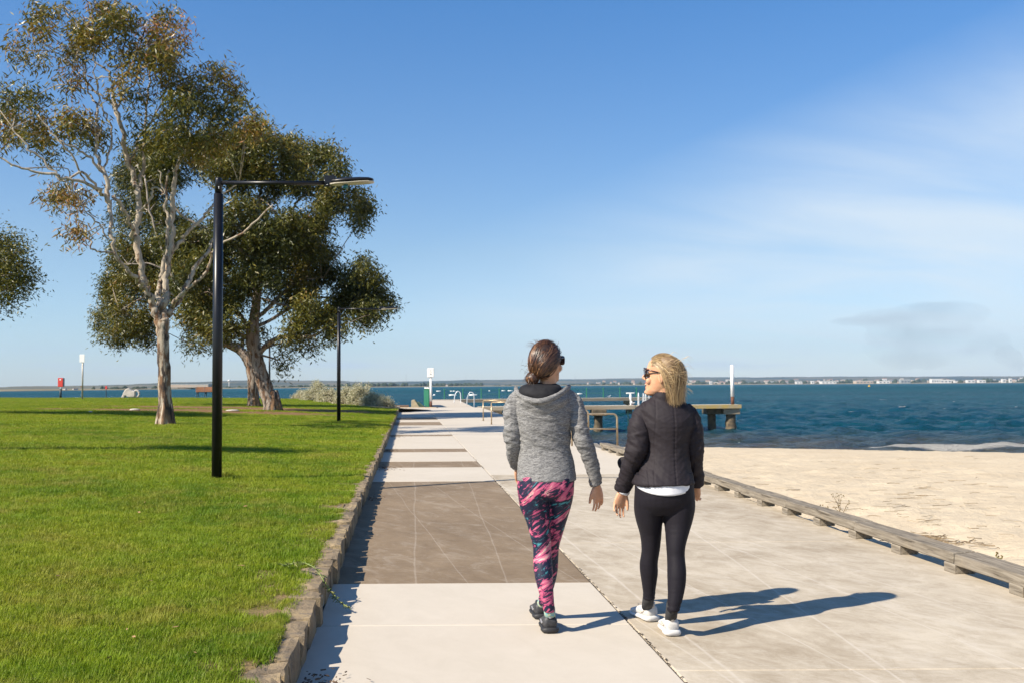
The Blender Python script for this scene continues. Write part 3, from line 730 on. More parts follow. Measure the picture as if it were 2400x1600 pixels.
# green runner creeping over the kerb
rm = MB(); lf = []
pts = spline([(-1.62, 7.02, .21), (-1.45, 6.85, .26), (-1.32, 6.72, .24), (-1.22, 6.62, .13), (-1.14, 6.54, .07), (-1.06, 6.48, .04)], 6)
rm.tube(pts, [.005 * (1 - .6 * i / len(pts)) for i in range(len(pts))], 5)
rng_ = random.Random(3)
for i, p in enumerate(pts):
    for _ in range(5):
        a = rng_.random() * 6.28; L_ = rng_.uniform(.025, .06) * (1.1 - .6 * i / len(pts)); d = Vector((math.cos(a), math.sin(a), rng_.uniform(-.2, .9))).normalized(); s = d.cross(Vector((0, 0, 1))).normalized() * .0035
        b0 = Vector(p); n = len(rm.v); rm.v += [tuple(b0 - s), tuple(b0 + s), tuple(b0 + d * L_ * .6 + s - Vector((0, 0, .003))), tuple(b0 + d * L_ - Vector((0, 0, .015))), tuple(b0 + d * L_ * .6 - s - Vector((0, 0, .003)))]; rm.f.append((n, n + 1, n + 2, n + 3, n + 4))
tag(rm.build('creeping_weed', simple('runner_green', (.12, .20, .03), (.22, .22, .07), 30, .7)), 'green grass runner creeping over the kerb onto the footpath', 'plant')

# ------------------------------------------------------------------ handrails to the beach steps
M_RAIL = simple('stained_steel', (.50, .40, .27), (.34, .24, .14), 12, .38, .1, 60, .001, metal=.6)
def handrail(x1, x2, y, h, mid, label, posts=True):
    r = empty('handrail', (x2, y, 0), label, 'handrail', 'steel handrails at the seaward edge of the path')
    L_ = x1 - x2; rd = .024
    if mid:
        c_ = .10; pts = [(0, 0, -.05), (0, 0, h - c_)] + [(-c_ + c_ * math.cos(t), 0, h - c_ + c_ * math.sin(t)) for t in np.linspace(.2, PI / 2, 6)] + [(L_ + c_, 0, h)] + [(L_ + c_ - c_ * math.sin(t), 0, h - c_ + c_ * math.cos(t)) for t in np.linspace(.2, PI / 2, 6)] + [(L_, 0, -.05)]
        MB().tube(pts, rd, 10).build('frame', M_RAIL, r, True)
        MB().tube([(0, 0, h * .53), (L_, 0, h * .53)], rd * .9, 10).build('mid_rail', M_RAIL, r, True)
    else:
        MB().tube([(0, 0, -.05), (0, 0, h)], rd, 10).build('post', M_RAIL, r, True)
        MB().tube([(0, 0, h + .02), (L_ * .5, .02, h + .03), (L_, 0, h + .02)], rd, 10).build('top_rail', M_RAIL, r, True)
        MB().tube([(L_, 0, -.05), (L_, 0, h)], rd, 10).build('post', M_RAIL, r, True)
    MB().cyl((0, 0, .0), .05, .012, 14).build('base_plate', M_RAIL, r)
a = P(1446, 968.8, 24); handrail(P(1340, 968.8, 24).x, a.x, 24.0, a.z, True, 'nearest steel handrail with rounded end, seen between the two women')
a = P(1378.7, 960, 27.7); handrail(P(1305, 960, 27.7).x, a.x, 27.7, a.z, True, 'steel handrail standing just behind the nearest one')
a = P(1151.7, 943, 37.6); handrail(P(1240, 943, 37.6).x, a.x, 37.6, a.z, False, 'steel handrail whose post stands left of the woman in grey, nearer of two')
a = P(1132.5, 938.5, 41.5); handrail(P(1230, 938.5, 41.5).x, a.x, 41.5, a.z, False, 'farther steel handrail left of the woman in grey')
# beach step block
tag(MB().box((xr(25.6) + .28, 25.4, -.35), (.55, 4.2, .42)).build('beach_step', M_SEAW, bevel=.02), 'rough concrete step beside the handrails down to the sand', 'step')

# ------------------------------------------------------------------ jetty
M_DECK = concrete('jetty_deck', (.40, .35, .28), (.52, .46, .38), .2, .3)
M_FASC = simple('jetty_fascia', (.36, .31, .235), (.24, .19, .13), 1.2, .9, .4, 12, .02, stretch=(.3, 1, 3))
M_LICH = simple('lichen_fascia', (.38, .27, .08), (.30, .26, .19), 2.5, .9, .4, 12, .02)
M_PILE = simple('wet_pile', (.055, .045, .03), (.13, .10, .06), 3, .9, .8, 10, .03)
M_PILE2 = simple('mussel_pile', (.16, .12, .07), (.05, .04, .03), 5, .9, .8, 10, .03)
jet = empty('jetty', (-4, 67.4, 0), 'concrete bathing jetty running out from the end of the footpath', 'jetty')
def jp(name, corners, top, th, mat, bev=.02):
    m = MB(); V = [(x - -4, y - 67.4, top - th) for x, y in corners] + [(x - -4, y - 67.4, top) for x, y in corners]
    m.add(V, [(3, 2, 1, 0), (4, 5, 6, 7), (0, 1, 5, 4), (1, 2, 6, 5), (2, 3, 7, 6), (3, 0, 4, 7)])
    return m.build(name, mat, jet, bevel=bev)
ysd = np.linspace(67.4, 103, 8)
for a, b_ in zip(ysd[:-1], ysd[1:]):
    f = lambda y: (-5.56 - (y - 66.8) * .0746, -2.55 - (y - 66.8) * .0835)
    (l0, r0), (l1, r1) = f(a), f(b_)
    jp('deck', [(l0, a + .01), (r0, a + .01), (r1, b_ - .01), (l1, b_ - .01)], .0, .22, M_DECK)
xa = np.linspace(-8.4, 15.6, 7)
for a, b_ in zip(xa[:-1], xa[1:]): jp('deck', [(a + .01, 103.1 + (a + 8) * .33), (b_ - .01, 103.1 + (b_ + 8) * .33), (b_ - .01, 105.6 + (b_ + 8) * .33), (a + .01, 105.6 + (a + 8) * .33)], .03, .10, M_DECK); jp('fascia', [(a + .01, 103.0 + (a + 8) * .33), (b_ - .01, 103.0 + (b_ + 8) * .33), (b_ - .01, 103.09 + (b_ + 8) * .33), (a + .01, 103.09 + (a + 8) * .33)], .04, .34, M_FASC, .01)
xb = [-2.45, .6, 3.7, 6.8, 9.9, 13.0, 16.15]
zb = P(1650, 947.3, 70.2).z
for a, b_ in zip(xb[:-1], xb[1:]):
    y0, y1 = 68.4 + (a + 2.4) * .10, 68.4 + (b_ + 2.4) * .10; lim = b_ > 10
    jp('deck', [(a + .01, y0 + .1), (b_ - .01, y1 + .1), (b_ - .01, y1 + 1.9), (a + .01, y0 + 1.9)], zb - .01, .12, M_DECK)
    jp('fascia', [(a + .008, y0), (b_ - .008, y1), (b_ - .008, y1 + .09), (a + .008, y0 + .09)], zb, .27, M_LICH if lim else M_FASC, .012)
for (x, y, big) in ((15.5, 70.9, 1), (14.3, 71.7, 0), (6.0, 69.8, 0), (1.0, 69.4, 0), (-1.2, 69.1, 0), (1.9, 108.0, 1), (.6, 108.9, 0), (13, 111.5, 1), (-5.9, 104.6, 0), (-3.1, 74, 0), (-4.2, 86, 0)):
    rr = []
    for k, zz in enumerate(np.linspace(-3.2, -.62, 9)):
        s = .33 * (1.15 - .1 * math.sin(k)) if big else .3; rr.append((x + 4 + random.gauss(0, .02), y - 67.4, zz, s * random.uniform(.9, 1.1), s * random.uniform(.9, 1.1)))
    MB().ell(rr, 12).build('pile', M_PILE2 if big else M_PILE, jet, True)
    MB().box((x + 4, y - 67.4, -.47), (1.15 if big else 1.0, 2.0 if not big else 1.0, .42)).build('crossbeam', M_FASC if big else M_PILE, jet, bevel=.03)
# white tipped mooring post at the end of the arm
def wpost(x, y, z, h, r, label):
    e = empty('marker_post', (x, y, z), label, 'post')
    MB().cyl((0, 0, 0), r * .95, h * .20, 14).build('rusty_base', simple('rust', (.16, .065, .035), (.08, .035, .025), 12, .9), e, True)
    MB().cyl((0, 0, h * .20), r, h * .80, 14).build('shaft', M_WHITE, e, True)
    MB().ball((0, 0, h), (r, r, r * .5), 14, 6).build('cap', M_WHITE, e, True)
    return e
M_WHITE = simple('white_paint', (.80, .80, .78), (.68, .68, .66), 6, .45, .05)
a = P(1717, 947.5, 70.9); wpost(a.x, 70.9, zb, P(1717, 856, 70.9).z - zb, .13, 'tall white post with rusty foot at the outer end of the jetty')
M_INK = simple('sign_print', (.10, .10, .12), None, 10, .6)
# signboard on a white post where the jetty starts
a = P(1010, 952, 67.6); hs = P(1010, 862, 67.6).z
e = empty('sign_post', (a.x, 67.6, 0), 'white post with rounded white notice board at the start of the jetty', 'sign')
MB().cyl((0, 0, 0), .085, .42, 12).build('rusty_base', bpy.data.materials['rust'], e, True)
MB().cyl((0, 0, .42), .08, hs - 1.0, 12).build('post', M_WHITE, e, True)
MB().box((0, -.11, hs - .31), (.46, .05, .62)).build('board', M_WHITE, e, bevel=.05)
for (x_, z_, w_) in ((.0, -.17, .05), (.0, -.22, .03), (.02, -.27, .045), (0, -.36, .03), (.0, -.41, .10), (0, -.43, .12)): MB().box((x_, -.137, hs + z_), (w_, .004, .018)).build('printed_mark', M_INK, e)
# green lattice panel beside it
e = empty('green_screen', (-5.68, 67.6, 0), 'green mesh panel fence at the landward end of the jetty', 'fence')
M_GREEN = simple('green_paint', (.012, .13, .065), (.02, .18, .09), 10, .5)
L_ = 8.5
for k in range(5):
    y0 = k * L_ / 5; MB().box((-.125 * (y0 + .85), y0 + .85, .62), (.04, L_ / 5 - .08, 1.08), math.atan(.125)).build('panel', M_GREEN, e)
    MB().cyl((-.125 * y0, y0, 0), .045, 1.26, 8).build('post', M_GREEN, e); MB().ball((-.125 * y0, y0, 1.3), .06, 8, 6).build('post_cap', M_WHITE, e)
# fence of green posts and wires on the far arm
fe = empty('jetty_fence', (-6, 105, 0), 'thin green posts and wire along the far arm of the jetty', 'fence')
fp = MB().cyl((0, 0, 0), .055, 1.05, 8).mesh('post'); fp.materials.append(M_GREEN); fc = MB().ball((0, 0, 1.09), .07, 8, 6).mesh('post_cap'); fc.materials.append(M_GREEN)
def fxy(i): x = -7.2 + 1.93 * i; return x, 105.4 + (x + 8) * .33
for i in range(12):
    x, y = fxy(i); o = bpy.data.objects.new('post', fp); COL.objects.link(o); o.parent = fe; o.location = (x + 6, y - 105, 0); o2 = bpy.data.objects.new('post_cap', fc); COL.objects.link(o2); o2.parent = o
x0, y0 = fxy(0); x1, y1 = fxy(11)
for zz in (1.0, .55): MB().tube([(x0 + 6, y0 - 105, zz), (x1 + 6, y1 - 105, zz)], .012, 5).build('wire', M_GREEN, fe)
# bathing ladders
M_STEEL = simple('white_steel', (.75, .76, .77), (.6, .62, .63), 6, .3, .02, metal=.2)
def ladder(x, y, z0, w_, h, label, ax=(1, 0), down=0, mat=None):
    mat = mat or M_STEEL
    e = empty('bathing_ladder', (x, y, z0), label, 'ladder', 'bathing ladders on the jetty')
    ux, uy = ax
    for s in (0, w_):
        o = Vector((ux * s, uy * s, 0)); n_ = Vector((-uy, ux, 0))
        pts = [o + n_ * .55 + Vector((0, 0, 0)), o + n_ * .5 + Vector((0, 0, h * .6)), o + n_ * .3 + Vector((0, 0, h)), o + n_ * .05 + Vector((0, 0, h * .9)), o + Vector((0, 0, h * .5)), o + Vector((0, 0, -.2 - down))]
        MB().tube(spline(pts, 4), .028, 8).build('rail', mat, e, True)
    for k in range(3 + int(down / .3)):
        zz = -.15 - k * .3
        if zz > -.25 - down: MB().tube([(0, 0, zz), (ux * w_, uy * w_, zz)], .02, 6).build('rung', mat, e)
a = P(1080, 944, 84); ladder(a.x, 84, 0, .6, .98, 'left white ladder with looped handles beside the jetty deck', (-.08, 1), .8)
a = P(1111, 948, 76); ladder(a.x, 76, 0, .5, .95, 'white ladder handles right of the first pair by the deck', (.0, 1), .8)
a = P(1492, 948.5, 71.6); ladder(a.x, 70.3, zb, .5, .85, 'narrow white ladder on the near jetty arm left of the blonde woman', (1, 0), 1.0)
a = P(1509, 948.5, 71.6); ladder(a.x, 71.7, zb, .4, .80, 'white ladder behind it on the near jetty arm', (1, 0), .6)
e = empty('life_ring_stand', (P(1478, 948, 70.8).x, 70.8, zb), 'white tapered board with a crossbar standing on the near jetty arm', 'stand')
MB().box((0, 0, .42), (.10, .05, .84)).build('upright', M_WHITE, e, bevel=.01); MB().box((0, 0, .86), (.58, .05, .06)).build('crossbar', M_WHITE, e, bevel=.01); MB().ball((0, -.01, .58), (.09, .04, .3), 10, 8).build('paddle', M_WHITE, e, True)
M_DG = simple('dark_green_steel', (.008, .05, .035), None, 10, .5)
a = P(1475, 960, 68.7); e = empty('sea_ladder', (a.x, 69.7, zb), 'dark green ladder going down from the near jetty arm into the water', 'ladder')
for s in (0, .5): MB().tube([(s, -.18, .05), (s, -.18, -1.9)], .03, 6).build('rail', M_DG, e)
for k in range(6): MB().tube([(0, -.18, -.2 - k * .28), (.5, -.18, -.2 - k * .28)], .018, 6).build('rung', M_DG, e)
# gulls on the pile
def gull(x, y, z, lab, rz):
    e = empty('seagull', (x, y, z), lab, 'seagull', 'seagulls resting by the jetty', rz=rz)
    b = MB(); b.rings([[Vector((xx, ry_ * math.cos(2 * PI * k / 10), zz + rz_ * math.sin(2 * PI * k / 10))) for k in range(10)] for xx, ry_, rz_, zz in ((-.20, .012, .008, .17), (-.12, .05, .045, .155), (-.02, .075, .075, .15), (.07, .065, .07, .16), (.12, .035, .04, .21), (.15, .032, .035, .27), (.18, .028, .03, .29), (.205, .01, .012, .285), (.235, .004, .005, .28))])
    b.build('body', M_WHITE, e, True)
    wg = MB()
    for s in (-1, 1): wg.rings([[Vector((xx, s * (.07 + t_), zz + hh * q_)) for q_, t_ in ((-1, 0), (0, .012), (1, 0))] + [Vector((xx, s * .055, zz))] for xx, hh, zz in ((-.24, .01, .175), (-.1, .04, .17), (.06, .04, .17))])
    wg.build('wing', simple('gull_grey', (.35, .37, .40)), e)
    for s in (-.02, .02): MB().tube([(0, s, 0), (0, s, .09)], .005, 5).build('leg', simple('gull_leg', (.5, .12, .05)), e)
gull(P(1429, 941, 107).x, 107.6, .05, 'white gull at the left of the rocks on the far arm', .5)
gull(P(1483, 946, 71).x, 71.0, zb, 'white gull standing by the narrow ladder', 2.0)
# end blocks left of the jetty
a = P(995, 950, 68); e = MB()
e.rings([[Vector((-6.9 + x_, y_, z_)) for x_, z_ in ((0, -1.8), (.75, -1.8), (.6, .04), (.25, .55 if k < 2 else .35), (.05, .52 if k < 2 else .3))] for k, y_ in enumerate((67.6, 68.3, 69.6, 71))])
tag(e.build('concrete_buttress', simple('lichen_concrete', (.44, .36, .22), (.30, .26, .19), 4, .9, .5, 14, .02), bevel=.02), 'yellowish concrete buttress left of the green panels', 'buttress')
tag(MB().box((-7.6, 68.4, -.05), (1.0, .6, .42), .1).build('timber_block', simple('brown_wood', (.22, .14, .09), (.13, .08, .05), 4, .9), bevel=.02), 'brown timber block left of the concrete buttress', 'block')
tag(MB().box((-6.6, 66.9, -.10), (3.2, .5, .30), -.12).build('stone_coping', simple('coping', (.42, .35, .25), (.28, .22, .15), 3, .9, .5), bevel=.03), 'pale stone coping at the end of the footpath', 'coping')
# white floats in the bathing enclosure
fl = 0
for (x_, y_, L_) in ((1028, 916, 11), (1058, 916, 6), (1064.5, 916, 6), (1061, 925.5, 18), (1109, 925.5, 19), (1147, 915.3, 4), (1196, 915, 12), (1018, 925.5, 5), (1359, 922.5, 13), (1180, 915, 9), (1476.5, 921.2, 19)):
    p = G(x_, y_, SEA + .08); d = p.y; wd = L_ * d / F
    o = MB().tube([(-wd / 2, 0, 0), (-wd / 2 + .05, 0, 0), (wd / 2 - .05, 0, 0), (wd / 2, 0, 0)], [.05, .26, .26, .05], 10).build('float', M_WHITE, None, True); o.location = p + Vector((0, 0, .12))
    tag(o, 'white float lying on the sea beyond the jetty', 'float', 'white floats on the sea beyond the jetty')
p = G(2037, 904, SEA); e = empty('buoy', (p.x * .9, p.y * .9, SEA), 'yellow buoy far out on the open sea at the right', 'buoy')
k_ = p.y * .9 / F
MB().cyl((0, 0, -.3), 3.0 * k_, .8 * k_ + .5, 12).build('hull', simple('buoy_yellow', (.75, .40, .02), None, 5, .5), e); MB().cyl((0, 0, .3), 1.6 * k_, 4 * k_, 8, .5 * k_).build('tower', bpy.data.materials['buoy_yellow'], e)

# ------------------------------------------------------------------ street lamps
M_BLACK = simple('black_paint', (.006, .006, .008), (.009, .009, .011), 5, .34, .02, spec=.35)
M_LHEAD = simple('lamp_grey', (.42, .38, .31), (.30, .27, .22), 5, .4)
M_LENS = simple('lamp_lens', (.55, .50, .40), (.40, .36, .28), 30, .25)
H = 4.24; r = MB
def make_lamp():
    e = empty('street_lamp', (0, 0, 0))
    MB().ell([(0, 0, -.1, .075, .070), (0, 0, 2.0, .074, .069), (0, 0, H - .23, .069, .065)], 24).build('pole', M_BLACK, e, True)
    sl_ = MB().ell([(0, 0, H - .225, .052, .052), (0, 0, H - .03, .052, .052), (0, 0, H, .042, .042)], 24).build('pole_top', M_BLACK, e, True)
    for zz in (.14, .16): MB().ball((.02, -.052, H - zz), .008, 8, 6).build('bolt', M_STEEL, sl_)
    MB().tube([(.04, 0, H - .075), (1.62, 0, H - .085)], .030, 16).build('arm', M_BLACK, e, True)
    hd = MB(); hd.box((1.70, 0, H - .045), (.17, .10, .12)); hd.box((1.66, 0, H - .09), (.08, .085, .10))
    hb = hd.build('bracket', M_BLACK, e, bevel=.012)
    for (xx, zz) in ((1.62, -.06), (1.66, -.12), (1.73, -.10), (1.76, -.08)): MB().ball((xx, -.053, H + zz), .006, 8, 6).build('bolt', M_STEEL, hb)
    # luminaire: flat rounded blade, slightly tilted up
    def sect(x, w_, t_, zc): return [Vector((x, w_ * math.cos(a), zc + t_ * math.sin(a) * (1 if math.sin(a) > 0 else .5))) for a in np.linspace(0, 2 * PI, 17)[:-1]]
    hm = MB().rings([sect(x, w_, t_, H - .075 + .05 * (x - 1.7)) for x, w_, t_ in ((1.72, .06, .035), (1.80, .10, .045), (1.95, .125, .05), (2.15, .12, .045), (2.28, .10, .035), (2.34, .06, .02), (2.352, .02, .008))])
    lo = hm.build('luminaire', M_BLACK, e, True)
    lm_ = MB().rings([[Vector((x, w_ * math.cos(a), H - .108 + .05 * (x - 1.7) + .018 * math.sin(a))) for a in np.linspace(0, 2 * PI, 13)[:-1]] for x, w_ in ((1.70, .06), (1.80, .10), (2.15, .122), (2.28, .105), (2.345, .06), (2.36, .02))])
    lm_.build('lens', M_LENS, lo, True)
    MB().cyl((1.93, 0, H - .165), .038, .055, 16).build('sensor', simple('sensor_teal', (.02, .16, .19), None, 5, .3), lo, True)
    return e
def copy_tree(o, parent=None):
    c = o.copy(); COL.objects.link(c)
    if parent is not None: c.parent = parent
    for ch in list(o.children): copy_tree(ch, c)
    return c
lamp = make_lamp()
spots = []
l1 = onlawn(508, 1121); LSC = (P(508, 414, l1.y).z - l1.z) / 4.24; spots.append((l1.x, l1.y, 0, 'tall black street lamp on the lawn nearest to the camera', 1.0))
l2 = onlawn(794, 987); spots.append((l2.x, l2.y, 0, 'second black street lamp near the end of the kerb and the grey shrubs', 1.0))
l3 = P(631.5, 930, 68); spots.append((l3.x, 68, 0, 'farthest black street lamp, mostly hidden behind the leaning tree trunk', 1.0))
for i, (x, y, rz, lab, s) in enumerate(spots):
    o = lamp if i == 0 else copy_tree(lamp)
    o.location = (x, y, float(lawn_z(np.array([x]), np.array([y]))[0]) - .02); o.rotation_euler.z = rz; o.scale = (LSC * .93, LSC, LSC)
    tag(o, lab, 'street lamp', 'street lamps along the footpath')
# longer grass round the lamp foot and the first tree
def tall_tuft(x, y, r_, n, hh, seed, label):
    v_, f_ = tuft(n, r_, hh, .005, seed, .8); v_[:, 2] += float(lawn_z(np.array([x]), np.array([y]))[0]); v_[:, 0] += x; v_[:, 1] += y
    tag(link('grass_ring', npmesh('grass_ring', v_, f_), M_GRASS), label, None, None, 'stuff')
tall_tuft(spots[0][0], 13.38, .16, 380, .12, 5, 'longer grass round the foot of the nearest street lamp')

# ------------------------------------------------------------------ things at the far edge of the lawn
def lz(x, y): return float(lawn_z(np.array([x]), np.array([y]))[0])
p = onlawn(193, 935); e = empty('notice_sign', (p.x, p.y, p.z), 'blank white sign on a tall thin pole at the left of the lawn', 'sign')
k_ = p.y / F; hh = (935.5 - 831) * k_
MB().cyl((0, 0, -.1), 1.9 * k_, hh + .05, 10).build('pole', simple('galvanised', (.46, .43, .37), (.36, .32, .26), 5, .5, metal=.3), e, True)
MB().box((-.5 * k_, -.07, hh - 9 * k_), (12 * k_, .03, 19 * k_)).build('panel', M_WHITE, e, bevel=.01)
MB().box((-2 * k_, -.05, 30 * k_), (3.5 * k_, .06, 4 * k_)).build('clamp', simple('brown_clamp', (.24, .15, .09)), e)
p = onlawn(142, 931); k_ = p.y / F; e = empty('lifebuoy_box', (p.x, p.y, p.z), 'red lifebuoy cabinet on a dark post at the far left of the lawn', 'lifebuoy box')
MB().cyl((0, 0, -.1), 2.6 * k_, 24 * k_, 10).build('post', simple('dark_post', (.03, .05, .06), None, 5, .6), e, True)
MB().cyl((-.2 * k_, 0, 20 * k_), 1.5 * k_, 6 * k_, 8).build('bracket', M_STEEL, e)
MB().box((0, 0, 36 * k_), (12 * k_, 4 * k_, 21 * k_)).build('cabinet', simple('signal_red', (.62, .05, .035), (.50, .04, .03), 5, .5), e, bevel=.02)
MB().box((2.0 * k_, 1.0 * k_, 36 * k_), (11 * k_, 4.5 * k_, 20 * k_)).build('side_panel', simple('slate', (.10, .12, .15)), e)
MB().ball((0, -2.2 * k_, 42 * k_), (1.8 * k_, .4 * k_, 1.8 * k_), 10, 6).build('emblem', M_WHITE, e)
p = P(249, 912, 120); e = empty('channel_marker', (p.x, 150 * 1.0, SEA), 'small red marker board out on the water behind the lawn', 'marker'); e.location.x = P(249, 912, 150).x
k_ = 150 / F
MB().cyl((0, 0, 0), 1.0 * k_, P(249, 910, 150).z - SEA, 8).build('pole', bpy.data.materials['dark_post'], e); MB().box((0, 0, P(249, 907, 150).z - SEA), (4.2 * k_, 2 * k_, 7.5 * k_)).build('board', bpy.data.materials['signal_red'], e)
# carved stone with a ring
p = onlawn(306, 931.5); k_ = p.y / F
m = MB()
out_ = [(-20, 0), (-20.5, 3), (-18, 6), (-16, 12), (-13, 18), (-8, 22), (-3, 23.5), (1, 20), (5, 17), (10, 17), (12, 14), (12, 3), (8, 1.5), (-6, 2), (-9, 5), (-12, 5), (-13, 0)]
import bmesh
sm = MB(); n = len(out_)
V = [(x * k_, -5.0 * k_ * (1 if z > 1 else .9), z * k_) for x, z in out_] + [(x * k_, 5 * k_, z * k_) for x, z in out_]
sm.add(V, [tuple(range(n))[::-1], tuple(range(n, 2 * n))] + [(i, (i + 1) % n, n + (i + 1) % n, n + i) for i in range(n)])
pts = [(13.5 * k_ + 6.6 * k_ * math.cos(t), 0, 9.7 * k_ + 7.6 * k_ * math.sin(t)) for t in np.linspace(0, 2 * PI, 28)]
M_SCULP = simple('pale_granite', (.52, .47, .42), (.34, .31, .28), 3, .9, .6, 12, .03)
e = empty('stone_sculpture', (p.x, p.y, p.z), 'pale carved stone sculpture ending in a ring, at the far edge of the lawn', 'sculpture')
sm.build('wedge', M_SCULP, e, bevel=.06)
MB().tube(pts, 2.3 * k_, 12).build('ring', M_SCULP, e, True)
# bench
p = onlawn(478, 929.5); k_ = p.y / F; L_ = 42 * k_; bx = P(480, 929, p.y).x
e = empty('park_bench', (bx, p.y, p.z), 'timber park bench with slatted back facing the sea behind the lamp pole', 'bench')
M_BW = simple('bench_wood', (.33, .13, .05), (.22, .085, .035), 4, .6, .2, 30, .005, stretch=(.2, 1, 2)); M_IR = simple('bench_iron', (.02, .02, .022), None, 5, .5)
for s in (-.25, .25):
    for i in range(5): MB().box((s * L_ * 1.0, .02 + .03 * i - .1, .50 + .085 * i), (L_ * .49, .03, .075)).build('back_slat', M_BW, e, bevel=.006)
    for i in range(4): MB().box((s * L_, .08 + .11 * i, .44), (L_ * .49, .09, .035)).build('seat_slat', M_BW, e, bevel=.006)
for s in (-.45, .0, .45):
    MB().tube([(s * L_, -.04, 0), (s * L_, .0, .43), (s * L_, .45, .42), (s * L_, .48, 0)], .025, 6).build('leg', M_IR, e); MB().tube([(s * L_, -.08, .42), (s * L_, .03, .90)], .022, 6).build('back_post', M_IR, e)
    MB().tube([(s * L_, -.05, .10), (s * L_, .24, .40), (s * L_, .47, .12)], .018, 6).build('brace', M_IR, e)
# pale stones lying in the lawn
for i, (a_, b_, s) in enumerate(((316, 960, .22), (212, 966, .08), (545, 962, .3))):
    p = onlawn(a_, b_); o = MB().ball((0, 0, .02), (s, s * .6, .05), 10, 6).build('flat_stone', M_SCULP, None, True); o.location = p
    tag(o, ['flat pale stone lying in the lawn left of the slim tree', 'tiny pale stone in the lawn below the tall white sign', 'flat pale stone in the bare earth right of the lamp pole'][i], 'stone')
# fallen leaves on the lawn
fm_ = MB()
for i in range(170):
    y = 4.5 + 40 * random.random() ** 1.5; x = xk(y) - .3 - (.5 * y + .3) * random.random(); z = lz(x, y) + .03
    s = random.uniform(.012, .028); Rm = Matrix.Rotation(random.random() * 6.3, 3, 'Z') @ Matrix.Rotation(random.gauss(0, .5), 3, 'X')
    n_ = len(fm_.v); fm_.v += [tuple(Rm @ Vector(q_) * s + Vector((x, y, z))) for q_ in ((-1, 0, 0), (0, -.35, .1), (1.1, 0, .15), (0, .35, .1))]; fm_.f.append((n_, n_ + 1, n_ + 2, n_ + 3))
tag(fm_.build('fallen_leaves', simple('fallen_leaf', (.38, .22, .10), (.22, .12, .05), .9, .7, world=True)), 'brown fallen leaves scattered over the lawn', None, None, 'stuff')
# ------------------------------------------------------------------ trees
def bark(name, pale, mid, brown, dark, amt):
    q = NB(name); v = q.pos()
    n1 = q.noise(q.pos((1, 1, .25)), 7.5, 6, .66, .6); n2 = q.noise(q.pos((1, 1, .16)), 9, 5, .65, .4); n3 = q.noise(q.pos((1, 1, .35)), 2.2, 4, .6)
    c = q.ramp(q.noise(q.pos((1, 1, .3)), 12, 5, .6), [(.35, pale), (.65, mid)])
    sx = q.n('ShaderNodeSeparateXYZ'); q.l(v, sx.inputs[0])
    low = q.math('SUBTRACT', 1, q.math('MULTIPLY', sx.outputs[2], .16), True)
    c = q.mix(q.math('MULTIPLY', q.math('SUBTRACT', q.math('ADD', n1, q.math('MULTIPLY', low, .12)), .61 - amt), 14, True), c, brown)
    c = q.mix(q.math('MULTIPLY', q.math('SUBTRACT', q.math('ADD', n2, q.math('MULTIPLY', low, .12)), .62 - amt * .5), 14, True), c, dark)
    c = q.mix(q.math('MULTIPLY', q.math('MULTIPLY', q.math('SUBTRACT', n3, .52), 6, True), q.math('MULTIPLY', low, .7)), c, (.42, .24, .12))
    return q.fin(c, .9, q.bump(q.math('ADD', n1, n2), .8, .03), spec=.15)
M_BARK1 = bark('pale_gum_bark', (.42, .36, .28), (.32, .27, .21), (.17, .10, .06), (.05, .04, .035), .05)
M_BARK2 = bark('grey_gum_bark', (.36, .31, .26), (.24, .20, .165), (.15, .085, .05), (.045, .035, .03), .03)
def leafmat(name, cols, spec=.45, rough=.42):
    q = NB(name); a = q.attr('tone'); c = q.ramp(a, cols)
    q.fin(c, rough, spec=spec); tr = q.n('ShaderNodeBsdfTranslucent'); q.l(q.mix(1.0, c, (1.2, 1.1, .5), 'MULTIPLY'), tr.inputs[0])
    ms = q.n('ShaderNodeMixShader'); ms.inputs[0].default_value = .22; q.l(q.b.outputs[0], ms.inputs[1]); q.l(tr.outputs[0], ms.inputs[2]); q.l(ms.outputs[0], q.out.inputs[0])
    return q.m
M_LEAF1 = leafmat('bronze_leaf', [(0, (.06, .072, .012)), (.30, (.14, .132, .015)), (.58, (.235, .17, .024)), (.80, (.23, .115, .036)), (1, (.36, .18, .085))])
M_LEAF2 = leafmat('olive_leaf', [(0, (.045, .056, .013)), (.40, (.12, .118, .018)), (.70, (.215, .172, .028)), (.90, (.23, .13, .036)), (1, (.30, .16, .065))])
M_LEAF3 = leafmat('saltbush_leaf', [(0, (.30, .30, .20)), (.5, (.45, .43, .31)), (1, (.56, .52, .40))], .2, .7)
